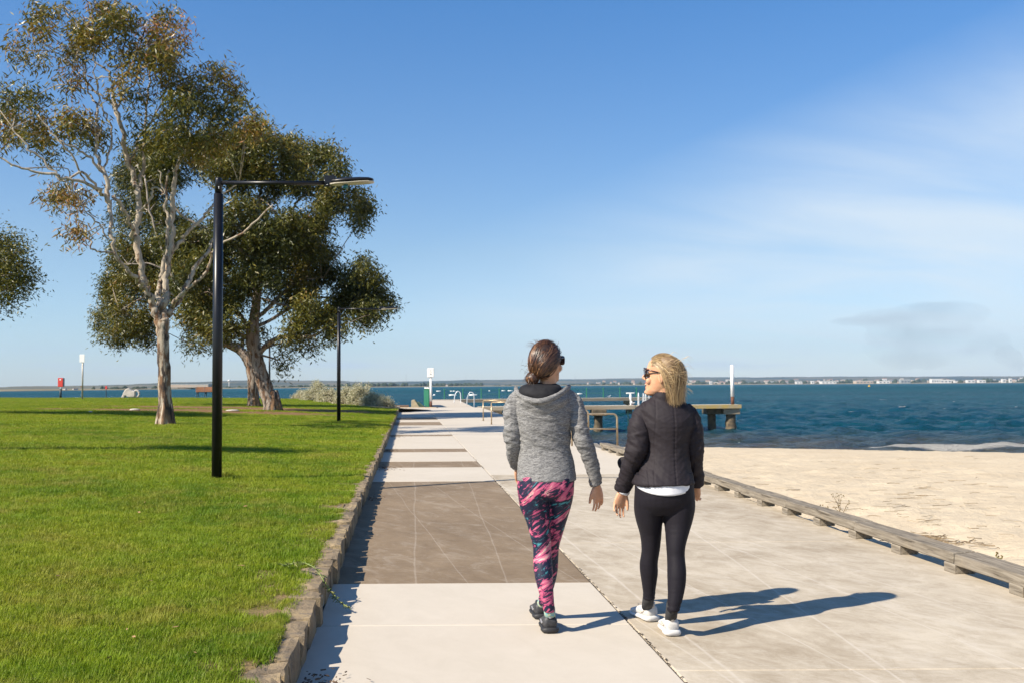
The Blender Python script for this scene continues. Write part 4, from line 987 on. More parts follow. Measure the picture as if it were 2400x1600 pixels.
def leaves(name, centers, sig, per, L_, W_, mat, parent, seed, droop=.75, tone=None, flat=1.0, off=(0, 0, 0)):
    """many narrow hanging leaves round many twig ends"""
    rg = np.random.default_rng(seed); C = np.asarray(centers, float); n = len(C) * per
    c = np.repeat(C, per, 0) + rg.normal(0, 1, (n, 3)) * np.array([sig, sig, sig * flat])
    d = rg.normal(0, 1, (n, 3)); d /= np.linalg.norm(d, axis=1)[:, None]; d[:, 2] = d[:, 2] * (1 - droop) - droop; d /= np.linalg.norm(d, axis=1)[:, None]
    s = np.cross(d, rg.normal(0, 1, (n, 3))); s /= np.linalg.norm(s, axis=1)[:, None] + 1e-9
    l = L_ * (.6 + .8 * rg.random(n))[:, None]; w_ = W_ * (.7 + .6 * rg.random(n))[:, None]; nn = np.cross(d, s)
    a = c; b = c + d * l * .45 + s * w_ / 2 + nn * l * .06; e = c + d * l + nn * l * -.04; f = c + d * l * .45 - s * w_ / 2 + nn * l * .06
    V = np.stack([a, b, e, f], 1).reshape(-1, 3) - np.array(off); Q = np.arange(4 * n).reshape(-1, 4)
    me = npmesh(name, V, Q)
    base = np.repeat(tone if tone is not None else np.full(len(C), .4), per)
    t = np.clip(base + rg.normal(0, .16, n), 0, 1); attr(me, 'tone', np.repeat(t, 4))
    o = link(name, me, mat, parent); o['kind'] = 'stuff'; return o

def tree(name, base, limbs, blobs, label, group, bark_m, leaf_m, seed, depth, dj, nsub, per, L_, W_, sig, dens_tone, droop=.75, dead=0, core=0, cat='tree'):
    """limbs: lists of (px, py, dd, width px) ; blobs: (cx, cy, rx, ry, tone[, n]) in photo pixels, made real at the tree's depth"""
    rg = random.Random(seed); root = Vector(base); e = empty(name, root, label, cat, group)
    tm = MB(); nodes = []; nrad = []
    for li, lb in enumerate(limbs):
        pts = []
        for (px_, py_, dd, wpx) in lb:
            p = P(px_, py_, depth + dd); pts.append((p.x, p.y, p.z, wpx * (depth + dd) / F / 2))
        sp_ = spline(pts, 5)
        wig = [(rg.gauss(0, .03), rg.gauss(0, .03)) for _ in sp_]
        V = [Vector((a, b, c)) - root for a, b, c, r_ in sp_]; R_ = [max(r_, .008) for *_, r_ in sp_]
        for i in range(1, len(V) - 1): V[i] += Vector((wig[i][0], wig[i][1], wig[i][0] * .5)) * (1 if R_[i] < .12 else .3)
        if li == 0:
            V[0].z -= .25
        tm.tube(V, R_, 14 if li == 0 else 9)
        for i, (v_, r_) in enumerate(zip(V, R_)):
            if li > 0 or i > len(V) * .75: nodes.append(v_); nrad.append(r_)
    if limbs and len(limbs[0]) > 2:      # flared, uneven foot
        b0 = Vector((0, 0, -.2)); w0 = limbs[0][0][3] * depth / F / 2
        for k in range(7):
            a = 2 * PI * k / 7 + rg.random(); tm.tube([b0 + Vector((math.cos(a) * w0 * 1.02, math.sin(a) * w0 * 1.02, -.05)), b0 + Vector((math.cos(a) * w0 * .70, math.sin(a) * w0 * .70, .25)), b0 + Vector((math.cos(a) * w0 * .35, math.sin(a) * w0 * .35, 1.1))], [w0 * .26, w0 * .32, w0 * .15], 7)
    NA = np.array([v[:] for v in nodes]); cents = []; tones = []; br = MB()
    for bl_ in blobs:
        cx_, cy_, rx_, ry_, tn = bl_[:5]; mult = bl_[5] if len(bl_) > 5 else 1
        cdd = rg.uniform(-dj, dj); c = P(cx_, cy_, depth + cdd); k_ = (depth + cdd) / F
        rx, rz_ = rx_ * k_, ry_ * k_; ry2 = (rx + rz_) / 2 * .9
        ns = max(2, int(nsub * mult * rx * rz_))
        # bough into the blob
        cc = np.array((c - root)[:]); dist = np.linalg.norm((NA - cc) * np.array([1, .6, 1]), axis=1) + np.maximum(NA[:, 2] - cc[2] + .2, 0) * 1.5
        j = int(np.argmin(dist)); a0 = Vector(NA[j]); r0_ = min(nrad[j] * .6, .05 + .01 * rx)
        mid = a0.lerp(Vector(cc), .55) + Vector((rg.gauss(0, .25), rg.gauss(0, .2), rg.uniform(.0, .5) * (1 if cc[2] > a0.z else -.3)))
        sp_ = spline([a0[:], mid[:], cc], 5); R_ = np.linspace(r0_, .014, len(sp_)); tm.tube([Vector(q_) for q_ in sp_], list(R_), 6)
        loc = [Vector(q_) for q_ in sp_[3:]]
        for s in range(ns):
            while True:
                u_ = Vector((rg.uniform(-1, 1), rg.uniform(-1, 1), rg.uniform(-1, 1)))
                if u_.length < 1 and u_.length > .25: break
            u_ *= rg.uniform(.8, 1.12)
            q_ = Vector(cc) + Vector((u_.x * rx, u_.y * ry2, u_.z * rz_))
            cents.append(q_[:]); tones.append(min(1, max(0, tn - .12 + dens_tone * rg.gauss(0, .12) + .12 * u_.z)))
            a1 = min(loc, key=lambda z_: (z_ - q_).length); md_ = a1.lerp(q_, .5) + Vector((rg.gauss(0, .1), rg.gauss(0, .1), rg.gauss(.02, .12)))
            tm.tube([a1, md_, q_], [.013, .009, .004], 4, False)
            if rg.random() < dead:
                t_ = q_ + Vector((rg.gauss(0, .35), rg.gauss(0, .35), rg.gauss(.15, .35))); tm.tube([q_, q_.lerp(t_, .5) + Vector((0, 0, rg.gauss(0, .06))), t_], [.006, .004, .002], 4, False)
    tm.build('trunk', bark_m, e, True)
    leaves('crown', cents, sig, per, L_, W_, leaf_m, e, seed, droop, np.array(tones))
    return e
def A(x, y): return x / 2.502, y / 2.502
def B(x, y): return x / 2.502, 500 + y / 2.502
def lim(fn, *pts): return [(*fn(a, b), dd, w_) for a, b, dd, w_ in pts]

# --- the slim pale gum in front
p1 = onlawn(388, 994); d1 = p1.y
L1 = [
 [(388, 998, 0, 46), (387, 975, 0, 34), (386, 930, 0, 30), (384, 860, 0, 28), (382, 800, 0, 27), (381, 765, 0, 30), (382, 750, 0, 30)],
 [(378, 765, 0, 24), (362, 725, -.1, 17), (350, 692, -.2, 15), (335, 655, -.3, 15), (325, 600, -.3, 16), (317, 552, -.2, 15), (326, 500, 0, 14), (324, 450, .2, 13), (314, 418, .3, 12), (302, 385, .3, 12), (292, 340, .2, 11), (284, 300, 0, 10), (272, 248, 0, 9), (262, 200, .2, 7), (250, 165, .3, 5), (224, 145, .4, 3)],
 [(345, 680, -.2, 9), (332, 664, -.6, 12), (300, 632, -1.2, 9), (278, 610, -1.6, 9), (262, 565, -1.8, 8), (258, 520, -1.6, 8), (254, 470, -1.4, 11), (244, 415, -1.3, 10), (228, 370, -1.2, 8), (228, 300, -1.0, 7), (222, 245, -.8, 5), (206, 210, -.6, 4), (196, 160, -.5, 3)],
 [(258, 478, -1.4, 9), (240, 455, -1.6, 9), (215, 435, -2, 8), (160, 420, -2.4, 7), (100, 405, -2.6, 6), (40, 393, -2.8, 5), (-8, 366, -3, 4)],
 [(235, 452, -1.6, 6), (190, 405, -2.2, 6), (152, 425, -2.4, 4), (110, 385, -2.4, 5), (65, 340, -2.6, 4), (30, 300, -2.6, 3)],
 [(200, 430, -2.0, 4), (170, 370, -2.4, 5), (130, 320, -2.6, 4), (90, 270, -2.7, 3)],
 [(244, 415, -1.3, 6), (215, 372, -1.6, 6), (180, 350, -1.9, 5), (140, 330, -2.1, 3)],
 [(266, 592, -1.7, 5), (244, 590, -2, 4), (221, 586, -2.1, 4), (210, 556, -2.2, 4), (200, 532, -2.3, 3), (176, 506, -2.5, 3), (150, 478, -2.6, 2)],
 [(255, 560, -1.7, 4), (235, 530, -1.9, 4), (205, 500, -2.1, 3), (190, 470, -2.2, 3), (160, 445, -2.4, 2)],
 [(384, 760, .0, 22), (384, 720, .1, 18), (390, 690, .2, 16), (388, 650, .3, 14), (398, 600, .4, 13), (404, 560, .5, 13), (403, 500, .6, 12), (407, 450, .6, 11), (412, 400, .7, 9), (428, 365, .8, 8), (434, 320, .8, 6), (436, 275, .9, 5), (426, 215, .9, 4)],
 [(375, 745, .2, 16), (370, 700, .5, 14), (374, 670, .7, 13), (386, 630, .8, 11), (392, 575, .9, 9), (394, 520, 1.0, 8), (388, 470, 1.1, 6), (396, 400, 1.2, 4)],
 [(316, 560, -.2, 10), (300, 510, -.8, 9), (284, 480, -1.1, 9), (262, 462, -1.3, 8)],
 [(322, 470, 0, 10), (330, 420, .4, 9), (338, 380, .6, 8), (342, 300, .8, 6), (345, 240, 1, 5), (352, 170, 1.2, 4)],
 [(284, 300, 0, 6), (262, 240, .2, 6), (240, 228, .1, 5), (205, 196, .1, 4), (180, 130, .1, 3)],
 [(272, 262, 0, 5), (290, 220, .4, 5), (318, 190, .6, 4), (330, 130, .8, 3)],
 [(244, 400, -1.2, 5), (262, 340, -.9, 5), (258, 290, -.8, 4), (236, 240, -.7, 4), (226, 180, -.6, 3), (218, 120, -.5, 3)],
 [(392, 740, .1, 18), (400, 726, .2, 14), (424, 696, .4, 12), (446, 655, .8, 11), (462, 622, 1, 9), (490, 585, 1.3, 7), (497, 560, 1.5, 5)],
 [(404, 720, .2, 12), (425, 692, -.2, 9), (450, 670, -.4, 8), (478, 645, -.5, 7), (495, 600, -.6, 5), (520, 570, -.8, 5), (568, 548, -1, 5), (608, 510, -1.2, 4), (640, 480, -1.4, 3)],
 [(404, 590, .5, 9), (424, 565, .6, 9), (445, 540, .7, 8), (470, 515, .8, 7), (496, 485, .9, 6), (520, 458, 1, 4), (560, 430, 1, 3)],
 [(326, 500, 0, 6), (350, 470, -.3, 6), (362, 440, -.4, 5), (385, 455, -.5, 4), (370, 400, -.6, 3)],
 [(302, 385, .3, 6), (318, 350, .6, 6), (330, 320, .8, 5), (372, 260, 1.1, 4), (396, 180, 1.3, 3)],
]
def blA(*rows): return [(*A(a, b), rx / 2.502, ry / 2.502, t, *r) for a, b, rx, ry, t, *r in rows]
B1 = blA((190, 60, 90, 60, .45), (380, 40, 150, 50, .6, .7), (560, 30, 120, 50, .8, .5), (560, 130, 200, 90, .5), (130, 300, 90, 80, .45), (250, 210, 90, 60, .5, .6), (300, 330, 130, 80, .65, .6), (450, 240, 130, 90, .6), (700, 150, 130, 90, .4), (640, 250, 130, 90, .6), (930, 130, 100, 60, .35), (1010, 230, 130, 100, .75), (870, 240, 110, 90, .65), (960, 330, 160, 90, .62), (760, 330, 110, 90, .55, .7),
  (60, 560, 110, 90, .35), (220, 560, 110, 70, .35), (60, 700, 100, 110, .7, .8), (190, 690, 130, 80, .6, .8), (380, 720, 180, 90, .62, .8), (300, 850, 150, 70, .4, .8), (480, 780, 110, 80, .4, .7), (590, 800, 70, 70, .6, .7), (140, 800, 130, 70, .7, .6), (30, 820, 70, 60, .6, .6),
  (1220, 430, 130, 55, .45), (1060, 470, 130, 90, .6), (1180, 560, 160, 90, .35), (1050, 620, 150, 90, .3), (1280, 660, 130, 90, .3), (1450, 590, 80, 60, .4), (1500, 660, 70, 70, .6), (1420, 740, 120, 70, .65), (900, 690, 140, 70, .45, .7), (940, 820, 170, 90, .35), (1040, 770, 130, 80, .3), (1250, 790, 180, 90, .55), (1050, 900, 140, 70, .5),
  (380, 1120, 90, 55, .6, .7), (470, 1190, 60, 60, .7, .4), (300, 1170, 60, 30, .5, .4), (850, 520, 90, 90, .6, .4), (420, 470, 80, 60, .6, .25), (470, 1380, 60, 50, .7, .15), (740, 470, 70, 90, .6, .35), (1340, 500, 90, 60, .7, .5))
tree('gum_tree', p1, L1, B1, 'slim pale-barked gum tree in front with an open bronze and green crown', 'gum trees on the lawn', M_BARK1, M_LEAF1, 21, d1, 1.7, 20, 140, .19, .040, .21, 1.0, .62, .35)

# --- the leaning dense gum behind
p2 = onlawn(640, 961); d2 = p2.y
def C(x, y): return 220 + x / 3.92, 600 + y / 3.92
L2 = [
 [(642, 964, 0, 46), (632, 935, 0, 36), (618, 895, 0, 34), (603, 850, 0, 33), (594, 810, 0, 32), (592, 775, 0, 30), (596, 745, 0, 24), (602, 700, 0, 20), (606, 650, 0, 18)],
 [(594, 800, 0, 18), (586, 775, 0, 16), (572, 752, 0, 11), (545, 725, -.4, 8), (510, 700, -.8, 6)],
 [(604, 690, 0, 16), (612, 655, 0, 16), (622, 625, .2, 13), (640, 590, .4, 12), (655, 560, .5, 11), (668, 530, .6, 9), (650, 505, .7, 7), (640, 490, .8, 5)],
 [(666, 535, .6, 7), (680, 500, .5, 6), (700, 470, .4, 5), (730, 440, .2, 4)],
 [(606, 830, 0, 14), (622, 812, -.2, 12), (650, 793, -.6, 11), (680, 790, -1, 8), (730, 788, -1.6, 6), (780, 760, -2, 4)],
 [(602, 745, 0, 10), (630, 722, .4, 10), (660, 690, .8, 8), (700, 660, 1.2, 6), (760, 650, 1.5, 4)],
 [(600, 765, 0, 9), (625, 755, .5, 8), (660, 735, 1, 7), (720, 700, 1.4, 6), (800, 700, 1.8, 4), (860, 700, 2, 3)],
 [(606, 660, 0, 13), (596, 610, -.3, 12), (584, 560, -.6, 10), (566, 500, -.9, 8), (540, 450, -1.2, 6), (520, 400, -1.4, 4)],
 [(596, 615, -.3, 9), (560, 580, -.9, 8), (520, 555, -1.4, 7), (450, 520, -2, 5), (400, 480, -2.3, 4)],
 [(584, 560, -.6, 8), (600, 500, -.4, 7), (612, 440, -.2, 6), (640, 390, 0, 4)],
 [(668, 530, .6, 6), (720, 520, .9, 6), (780, 500, 1.2, 5), (840, 490, 1.4, 3)],
 [(720, 440, .2, 4), (755, 400, .2, 3)],
 [(612, 700, 0, 6), (680, 720, -.8, 6), (720, 742, -1.4, 4), (745, 770, -1.6, 3), (790, 770, -1.8, 2)],
]
B2 = [(420, 370, 80, 45, .3), (500, 340, 80, 40, .4), (600, 345, 80, 45, .5), (650, 330, 45, 28, .55), (700, 370, 60, 40, .5), (755, 365, 45, 28, .4), (785, 400, 35, 35, .35), (540, 400, 90, 50, .45), (640, 410, 100, 50, .5), (740, 425, 60, 35, .5, .8), (790, 465, 55, 35, .4), (835, 490, 40, 35, .3), (850, 515, 25, 20, .3, .7), (760, 480, 50, 35, .6, .7), (600, 470, 60, 30, .6, .7),
  (560, 530, 90, 50, .3), (650, 545, 90, 50, .25), (700, 530, 60, 40, .3), (740, 560, 50, 50, .45), (755, 600, 35, 40, .45), (690, 600, 70, 50, .25), (620, 600, 70, 45, .2), (540, 600, 90, 50, .25), (480, 560, 60, 45, .35), (430, 570, 60, 50, .35), (460, 640, 60, 45, .3), (730, 650, 60, 40, .25), (600, 650, 60, 35, .2),
  (800, 650, 45, 30, .3), (845, 635, 42, 28, .35), (880, 670, 36, 32, .3), (900, 710, 26, 25, .3), (870, 740, 45, 30, .25), (820, 710, 50, 40, .3), (780, 740, 50, 40, .35), (845, 690, 50, 40, .3), (800, 780, 55, 25, .4, .7),
  (560, 690, 55, 40, .5), (575, 665, 35, 28, .45), (690, 690, 60, 40, .5), (725, 735, 50, 40, .5), (690, 770, 45, 25, .5, .7), (740, 790, 50, 25, .5, .6), (670, 815, 25, 15, .4, .4), (620, 775, 22, 20, .3, .3), (500, 690, 50, 50, .4), (480, 740, 50, 35, .45), (520, 760, 50, 35, .45), (540, 780, 30, 18, .4, .7), (455, 700, 40, 35, .4), (570, 800, 20, 12, .4, .4), (650, 850, 30, 14, .4, .0)]
tree('gum_tree', p2, L2, B2, 'big leaning gum tree with dense dark olive crown behind the lamp pole', 'gum trees on the lawn', M_BARK2, M_LEAF2, 31, d2, 2.6, 22, 150, .20, .056, .26, 1.0, .6, .15)

# --- its neighbour, rooted just behind and reaching left
p3 = onlawn(596, 951); d3 = p3.y
L3 = [
 [(597, 954, 0, 34), (594, 930, 0, 26), (592, 890, 0, 24), (585, 855, 0, 22), (572, 830, 0, 22), (555, 815, 0, 21), (530, 805, -.3, 19), (500, 795, -.6, 17), (470, 778, -1, 14), (455, 760, -1.2, 12)],
 [(455, 762, -1.2, 11), (440, 748, -1.5, 10), (425, 742, -1.8, 8), (405, 738, -2, 5), (350, 720, -2.4, 4)],
 [(565, 826, 0, 12), (568, 800, 0, 9), (560, 780, -.2, 7), (540, 792, -.5, 5)],
 [(470, 780, -1, 7), (440, 800, -1.2, 4), (425, 790, -1.3, 3)],
 [(455, 760, -1.2, 8), (430, 700, -1.6, 8), (400, 640, -2, 7), (370, 560, -2.2, 6), (350, 480, -2.4, 5), (340, 420, -2.4, 4)],
 [(430, 700, -1.6, 6), (380, 690, -2, 5), (330, 700, -2.3, 4), (280, 730, -2.5, 3)],
 [(400, 640, -2, 5), (350, 620, -2.3, 4), (300, 620, -2.5, 3)],
]
B3 = [(300, 410, 35, 40, .35), (340, 380, 60, 45, .35), (380, 430, 60, 50, .4), (320, 460, 45, 40, .35), (300, 520, 40, 45, .3, .7), (360, 500, 50, 40, .4, .6), (305, 590, 45, 50, .45), (290, 640, 45, 40, .5), (350, 610, 55, 50, .5), (330, 670, 60, 40, .5), (265, 670, 28, 35, .35), (262, 710, 32, 35, .45), (250, 745, 28, 30, .4), (275, 780, 35, 25, .45), (320, 740, 55, 40, .55), (345, 790, 38, 22, .45, .8), (310, 770, 40, 22, .5, .8), (390, 570, 50, 40, .3, .7), (400, 700, 40, 40, .45, .8), (430, 660, 50, 40, .35, .8), (380, 640, 45, 40, .4), (440, 760, 30, 25, .4, .7), (455, 805, 38, 16, .4, .7), (485, 800, 35, 14, .4, .6), (420, 520, 50, 45, .3, .8), (440, 600, 40, 40, .3, .8), (270, 580, 22, 18, .3, .5)]
tree('gum_tree', p3, L3, B3, 'gum tree bending left from beside the leaning one, its foliage behind the slim tree', 'gum trees on the lawn', M_BARK2, M_LEAF2, 41, d3, 2.0, 21, 145, .20, .054, .26, 1.2, .6, .15)

# --- trees left of the frame: one shows its outer twigs, both throw shade on the lawn
def side_tree(x, y, h, cr, seed, label, blobs3, group='gum trees on the lawn'):
    """a tree given directly in metres: blobs3 = (dx, dy, z, r)"""
    rg = random.Random(seed); z0 = lz(x, y); e = empty('gum_tree', (x, y, z0), label, 'tree', group); tm = MB()
    fork = Vector((.1, 0, h * .38)); tm.tube([(0, 0, -.2), (.03, 0, .3), (.05, .02, h * .2), fork], [h * .034, h * .024, h * .02, h * .018], 12); cents = []; tones = []
    for (dx, dy, zz, r_) in blobs3:
        c = Vector((dx, dy, zz)); mid = fork.lerp(c, .5) + Vector((rg.gauss(0, .2), rg.gauss(0, .2), .25)); sp_ = spline([fork[:], mid[:], c[:]], 5); tm.tube([Vector(q_) for q_ in sp_], list(np.linspace(h * .010, .014, len(sp_))), 7)
        for s in range(int(20 * r_ * r_) + 5):
            u_ = Vector((rg.gauss(0, 1), rg.gauss(0, 1), rg.gauss(0, 1))).normalized() * rg.uniform(.4, 1.05) * r_; u_.z *= .8
            q_ = c + u_; cents.append(q_[:]); tones.append(rg.uniform(.1, .5)); a1 = c - u_ * .2
            tm.tube([a1, a1.lerp(q_, .5) + Vector((0, 0, .08)), q_], [.012, .008, .003], 4, False)
    tm.build('trunk', M_BARK2, e, True); leaves('crown', cents, .26, 75, .12, .045, M_LEAF2, e, seed, .35, np.array(tones)); return e
tx, ty_ = -21.0, 33.0
bb = []
for (a_, b_, r_) in ((10, 572, .36), (30, 600, .34), (45, 640, .30), (12, 640, .42), (58, 655, .22), (20, 680, .3), (-20, 600, .6), (-30, 660, .6), (5, 705, .16), (-60, 560, .8), (-80, 640, .8), (-130, 520, 1.0), (-150, 620, 1.0), (-220, 560, 1.2), (-230, 660, .9), (-300, 600, 1.0), (-330, 690, .8)):
    q_ = P(a_, b_, ty_ + random.uniform(-1.2, 1.2)); bb.append((q_.x - tx, q_.y - ty_, q_.z - lz(tx, ty_), r_ * 1.5))
side_tree(tx, ty_, 8.2, 2.6, 51, 'small gum tree whose twigs reach in at the left edge of the photo', bb)
bb = [(random.uniform(-.5, 1.4), random.uniform(-.25, .25), random.uniform(5.3, 5.9), random.uniform(.35, .55)) for _ in range(7)]
side_tree(-11.4, 14.7, 5.8, 2, 53, 'young gum tree beyond the left edge of the photo', bb)

# ------------------------------------------------------------------ grey saltbushes at the point
def shrub(cx_, cy_, w_, hgt_, d, seed, label):
    rg = random.Random(seed); p = P(cx_, cy_, d); k_ = d / F; zb_ = lz(p.x, min(d, float(y_far(p.x)))) - .35; e = empty('saltbush', (p.x, d, zb_), label, 'shrub', 'grey saltbushes at the seaward end of the lawn')
    tm = MB(); cents = []; tn = []
    W2 = w_ * k_ / 2; Hh = hgt_ * k_ + .3
    for i in range(int(60 * W2 * Hh) + 24):
        a = rg.random() * 6.28; rr_2 = math.sqrt(rg.random()); x_, y_ = math.cos(a) * rr_2 * W2, math.sin(a) * rr_2 * W2 * .8
        top = Hh * (1 - .62 * rr_2 ** 2) * rg.uniform(.72, 1.12); z_ = top * rg.uniform(.55, 1) if rr_2 < .8 else top * rg.uniform(.15, 1)
        tm.tube([(x_ * .25, y_ * .25, 0), (x_ * .7, y_ * .7, z_ * .55), (x_, y_, z_)], [.018, .012, .004], 4, False)
        for _ in range(3): cents.append((x_ + rg.gauss(0, .09), y_ + rg.gauss(0, .09), z_ - abs(rg.gauss(0, .12)))); tn.append(rg.uniform(.15, .85))
    tm.build('stem', M_DRY, e); leaves('foliage', cents, .12, 50, .075, .045, M_LEAF3, e, seed, .0, np.array(tn))
for i, (a_, b_, w_, h_, d, lab) in enumerate(((716, 932, 60, 22, 83, 'low grey saltbush at the left end of the row'), (742, 930, 66, 38, 76, 'tallest grey saltbush with a dark tufted top, left half of the row'), (775, 936, 66, 38, 69, 'rounded grey saltbush just left of the second lamp pole'), (812, 940, 70, 44, 64.5, 'rounded grey saltbush just right of the second lamp pole'), (848, 945, 66, 54, 62, 'tall grey saltbush in the right half of the row'), (874, 950, 62, 40, 60.8, 'grey saltbush second from the right end of the row'), (900, 953, 44, 26, 60, 'small low saltbush at the right end of the row'), (744, 915, 34, 48, 78, 'darker tufted saltbush rising behind the others'))):
    shrub(a_, b_, w_, h_, d, 60 + i, lab)
# ------------------------------------------------------------------ people
def T1(cx, cy, d): return P(1130 + cx / 3.92, 780 + cy / 3.92, d)
def T2(cx, cy, d): return P(1130 + cx / 3.92, 1100 + cy / 3.92, d)
def rows(T, rs, d, shrink=0.0):
    """rs: (cy, xl, xr, ry, dy) -> rows for MB.ell"""
    o = []
    for cy, xl, xr_, ry, dy in rs:
        a, b = T(xl, cy, d + dy), T(xr_, cy, d + dy); o.append((( a.x + b.x) / 2, d + dy, a.z, max((b.x - a.x) / 2 - shrink, .004), max(ry - shrink, .004)))
    o = sorted(o, key=lambda r: r[2]); return [tuple(r) for r in spline(o, 3)]
def chain(T, pts, d, shrink=0.0, sub=4):
    """pts: (cx, cy, dy, r)"""
    q_ = [(*T(a, b, d + dy)[:], r - shrink) for a, b, dy, r in pts]; s = spline(q_, sub)
    return [Vector(x[:3]) for x in s], [max(x[3], .004) for x in s]
def solid(name, mb, voxel, mat, parent, smooth_it=3, disp=None, cut=None):
    me = mb.mesh(name + '_raw'); t = bpy.data.objects.new('tmp_' + name, me); COL.objects.link(t)
    m = t.modifiers.new('r', 'REMESH'); m.mode = 'VOXEL'; m.voxel_size = voxel
    if smooth_it: s = t.modifiers.new('s', 'SMOOTH'); s.iterations = smooth_it; s.factor = .5
    dg = bpy.context.evaluated_depsgraph_get(); dg.update(); me2 = bpy.data.meshes.new_from_object(t.evaluated_get(dg)); me2.name = name
    bpy.data.objects.remove(t); bpy.data.meshes.remove(me)
    n = len(me2.vertices); co_ = np.empty(n * 3, np.float32); me2.vertices.foreach_get('co', co_); co_ = co_.reshape(-1, 3)
    if disp is not None:
        nn = np.empty(n * 3, np.float32); me2.vertices.foreach_get('normal', nn); nn = nn.reshape(-1, 3)
        co_ = co_ + nn * disp(co_, nn)[:, None]
    off = np.array(parent.matrix_basis.translation[:] if parent is not None else (0, 0, 0)); co_ = (co_ - off).astype(np.float32)
    me2.vertices.foreach_set('co', co_.ravel()); me2.update(); me2.materials.clear()
    return link(name, me2, mat, parent, True)
def put(name, mb, mat, parent, smooth=True, bevel=0):
    return mb.build(name, mat, parent, smooth, bevel, off=parent.matrix_basis.translation)
def hand(m, Wr, D, S, size=1.0, curl=.35, spread=.12, thumb_out=.6):
    """adds palm, four unequal bent fingers and a thumb; Wr wrist, D towards the fingertips, S towards the thumb side"""
    D = Vector(D).normalized(); S = (Vector(S) - D * Vector(S).dot(D)).normalized(); N = D.cross(S).normalized()
    k = size
    def ring(c, ru, rv, U_=S, V_=N): return [c + U_ * ru * math.cos(a) + V_ * rv * math.sin(a) for a in np.linspace(0, 2 * PI, 13)[:-1]]
    m.rings([ring(Wr - D * .03, .025 * k, .019 * k), ring(Wr, .025 * k, .018 * k), ring(Wr + D * .03 * k, .036 * k, .017 * k), ring(Wr + D * .06 * k, .040 * k, .015 * k), ring(Wr + D * .088 * k, .039 * k, .012 * k), ring(Wr + D * .096 * k, .034 * k, .008 * k)])
    for off_, ln, sp_, cu in ((.030, .070, 1, .8), (.011, .079, .3, 1.0), (-.009, .073, -.35, 1.15), (-.028, .057, -1, 1.35)):
        p = Wr + D * (.086 - abs(off_ + .0) * .12) * k + S * off_ * k; a = 0; d_ = (D + S * spread * sp_).normalized(); pts = [p - d_ * .015]; r_ = [.0085 * k]
        pts.append(p); r_.append(.0088 * k)
        for seg, rr_2 in ((.46, .0074), (.31, .0067), (.23, .0054)):
            a += curl * cu * (.55 if seg > .4 else .8); dd = d_ * math.cos(a) + N * math.sin(a); p = p + dd * ln * seg * k; pts.append(p); r_.append(rr_2 * k)
        m.tube(pts, r_, 8)
    b0 = Wr + D * .022 * k + S * .020 * k; td = (D * .8 + S * thumb_out + N * .25).normalized(); p1_ = b0 + td * .038 * k; p2_ = p1_ + (td * .8 + D * .5 + N * .1).normalized() * .030 * k; p3_ = p2_ + (td * .4 + D * .9 + N * .25).normalized() * .024 * k
    m.tube([b0, p1_, p2_, p3_], [.015 * k, .0115 * k, .0095 * k, .0065 * k], 9)
HEAD = [(-.118, .012, .080, .050), (-.108, .034, .092, .005), (-.088, .048, .094, -.035), (-.06, .057, .090, -.062), (-.035, .063, .088, -.078), (-.01, .068, .086, -.090), (.02, .071, .089, -.097), (.05, .072, .092, -.100), (.08, .066, .082, -.092), (.100, .052, .062, -.074), (.114, .030, .036, -.046), (.121, .006, .008, -.012)]
def head(m, C_, yaw, pitch=0, k=1.0, tilt=0):
    M3 = Matrix.Rotation(yaw, 3, 'Z') @ Matrix.Rotation(pitch, 3, 'X') @ Matrix.Rotation(tilt, 3, 'Y'); W = lambda v: C_ + M3 @ (Vector(v) * k)
    rr = []
    for z, w_, yf, yb in HEAD:
        c = (yf + yb) / 2; h = (yf - yb) / 2; rr.append([W((w_ * math.copysign(abs(math.cos(a)) ** .9, math.cos(a)), c + h * math.sin(a), z)) for a in np.linspace(0, 2 * PI, 25)[:-1]])
    m.rings(rr)
    m.rings([[W((x * s, y_, z)) for x, y_, z in ((-.006, .082, .032), (.006, .082, .032), (.008, yf_, zt), (-.008, yf_, zt))] for s, yf_, zt in ((1, .098, .030), (1.3, .106, .010))] )
    m.tube([W((0, .086, .030)), W((0, .098, .008)), W((0, .110, -.014)), W((0, .104, -.024))], [.008 * k, .010 * k, .012 * k, .010 * k], 8)
    for s in (-1, 1):
        m.ball(W((s * .011, .096, -.022)), .009 * k, 8, 6); m.ball(W((s * .074, -.006, -.012)), (.009, .018, .031), 10, 8, M3)
        m.ball(W((s * .030, .078, .040)), (.022, .012, .008), 10, 6, M3)
        m.ball(W((s * .038, .070, -.030)), (.022, .020, .024), 10, 8, M3)
    m.ball(W((0, .090, -.050)), (.022, .010, .006), 10, 6, M3); m.ball(W((0, .088, -.068)), (.020, .010, .007), 10, 6, M3); m.ball(W((0, .086, -.098)), (.022, .016, .014), 10, 8, M3)
    return W, M3
q = NB('skin'); v = q.pos()
M_SKIN = q.fin(q.ramp(q.noise(v, 22, 4, .6), [(.35, (.60, .33, .20)), (.65, (.52, .27, .155))]), .5, q.bump(q.noise(v, 240, 2, .5), .15, .001), spec=.4)
M_SKIN.node_tree.nodes['Principled BSDF'].inputs['Subsurface Weight'].default_value = .15
M_SKIN.node_tree.nodes['Principled BSDF'].inputs['Subsurface Radius'].default_value = (.02, .008, .004)
M_LIP = simple('lip', (.45, .13, .11), None, 10, .4); M_TEETH = simple('teeth', (.8, .78, .72), None, 10, .3); M_EYE = simple('eye', (.75, .72, .68), None, 10, .2)
M_GLASS = simple('dark_lens', (.012, .010, .016), None, 5, .08, 0, spec=.8); M_FRAME = simple('dark_frame', (.03, .014, .016), None, 5, .2, 0)
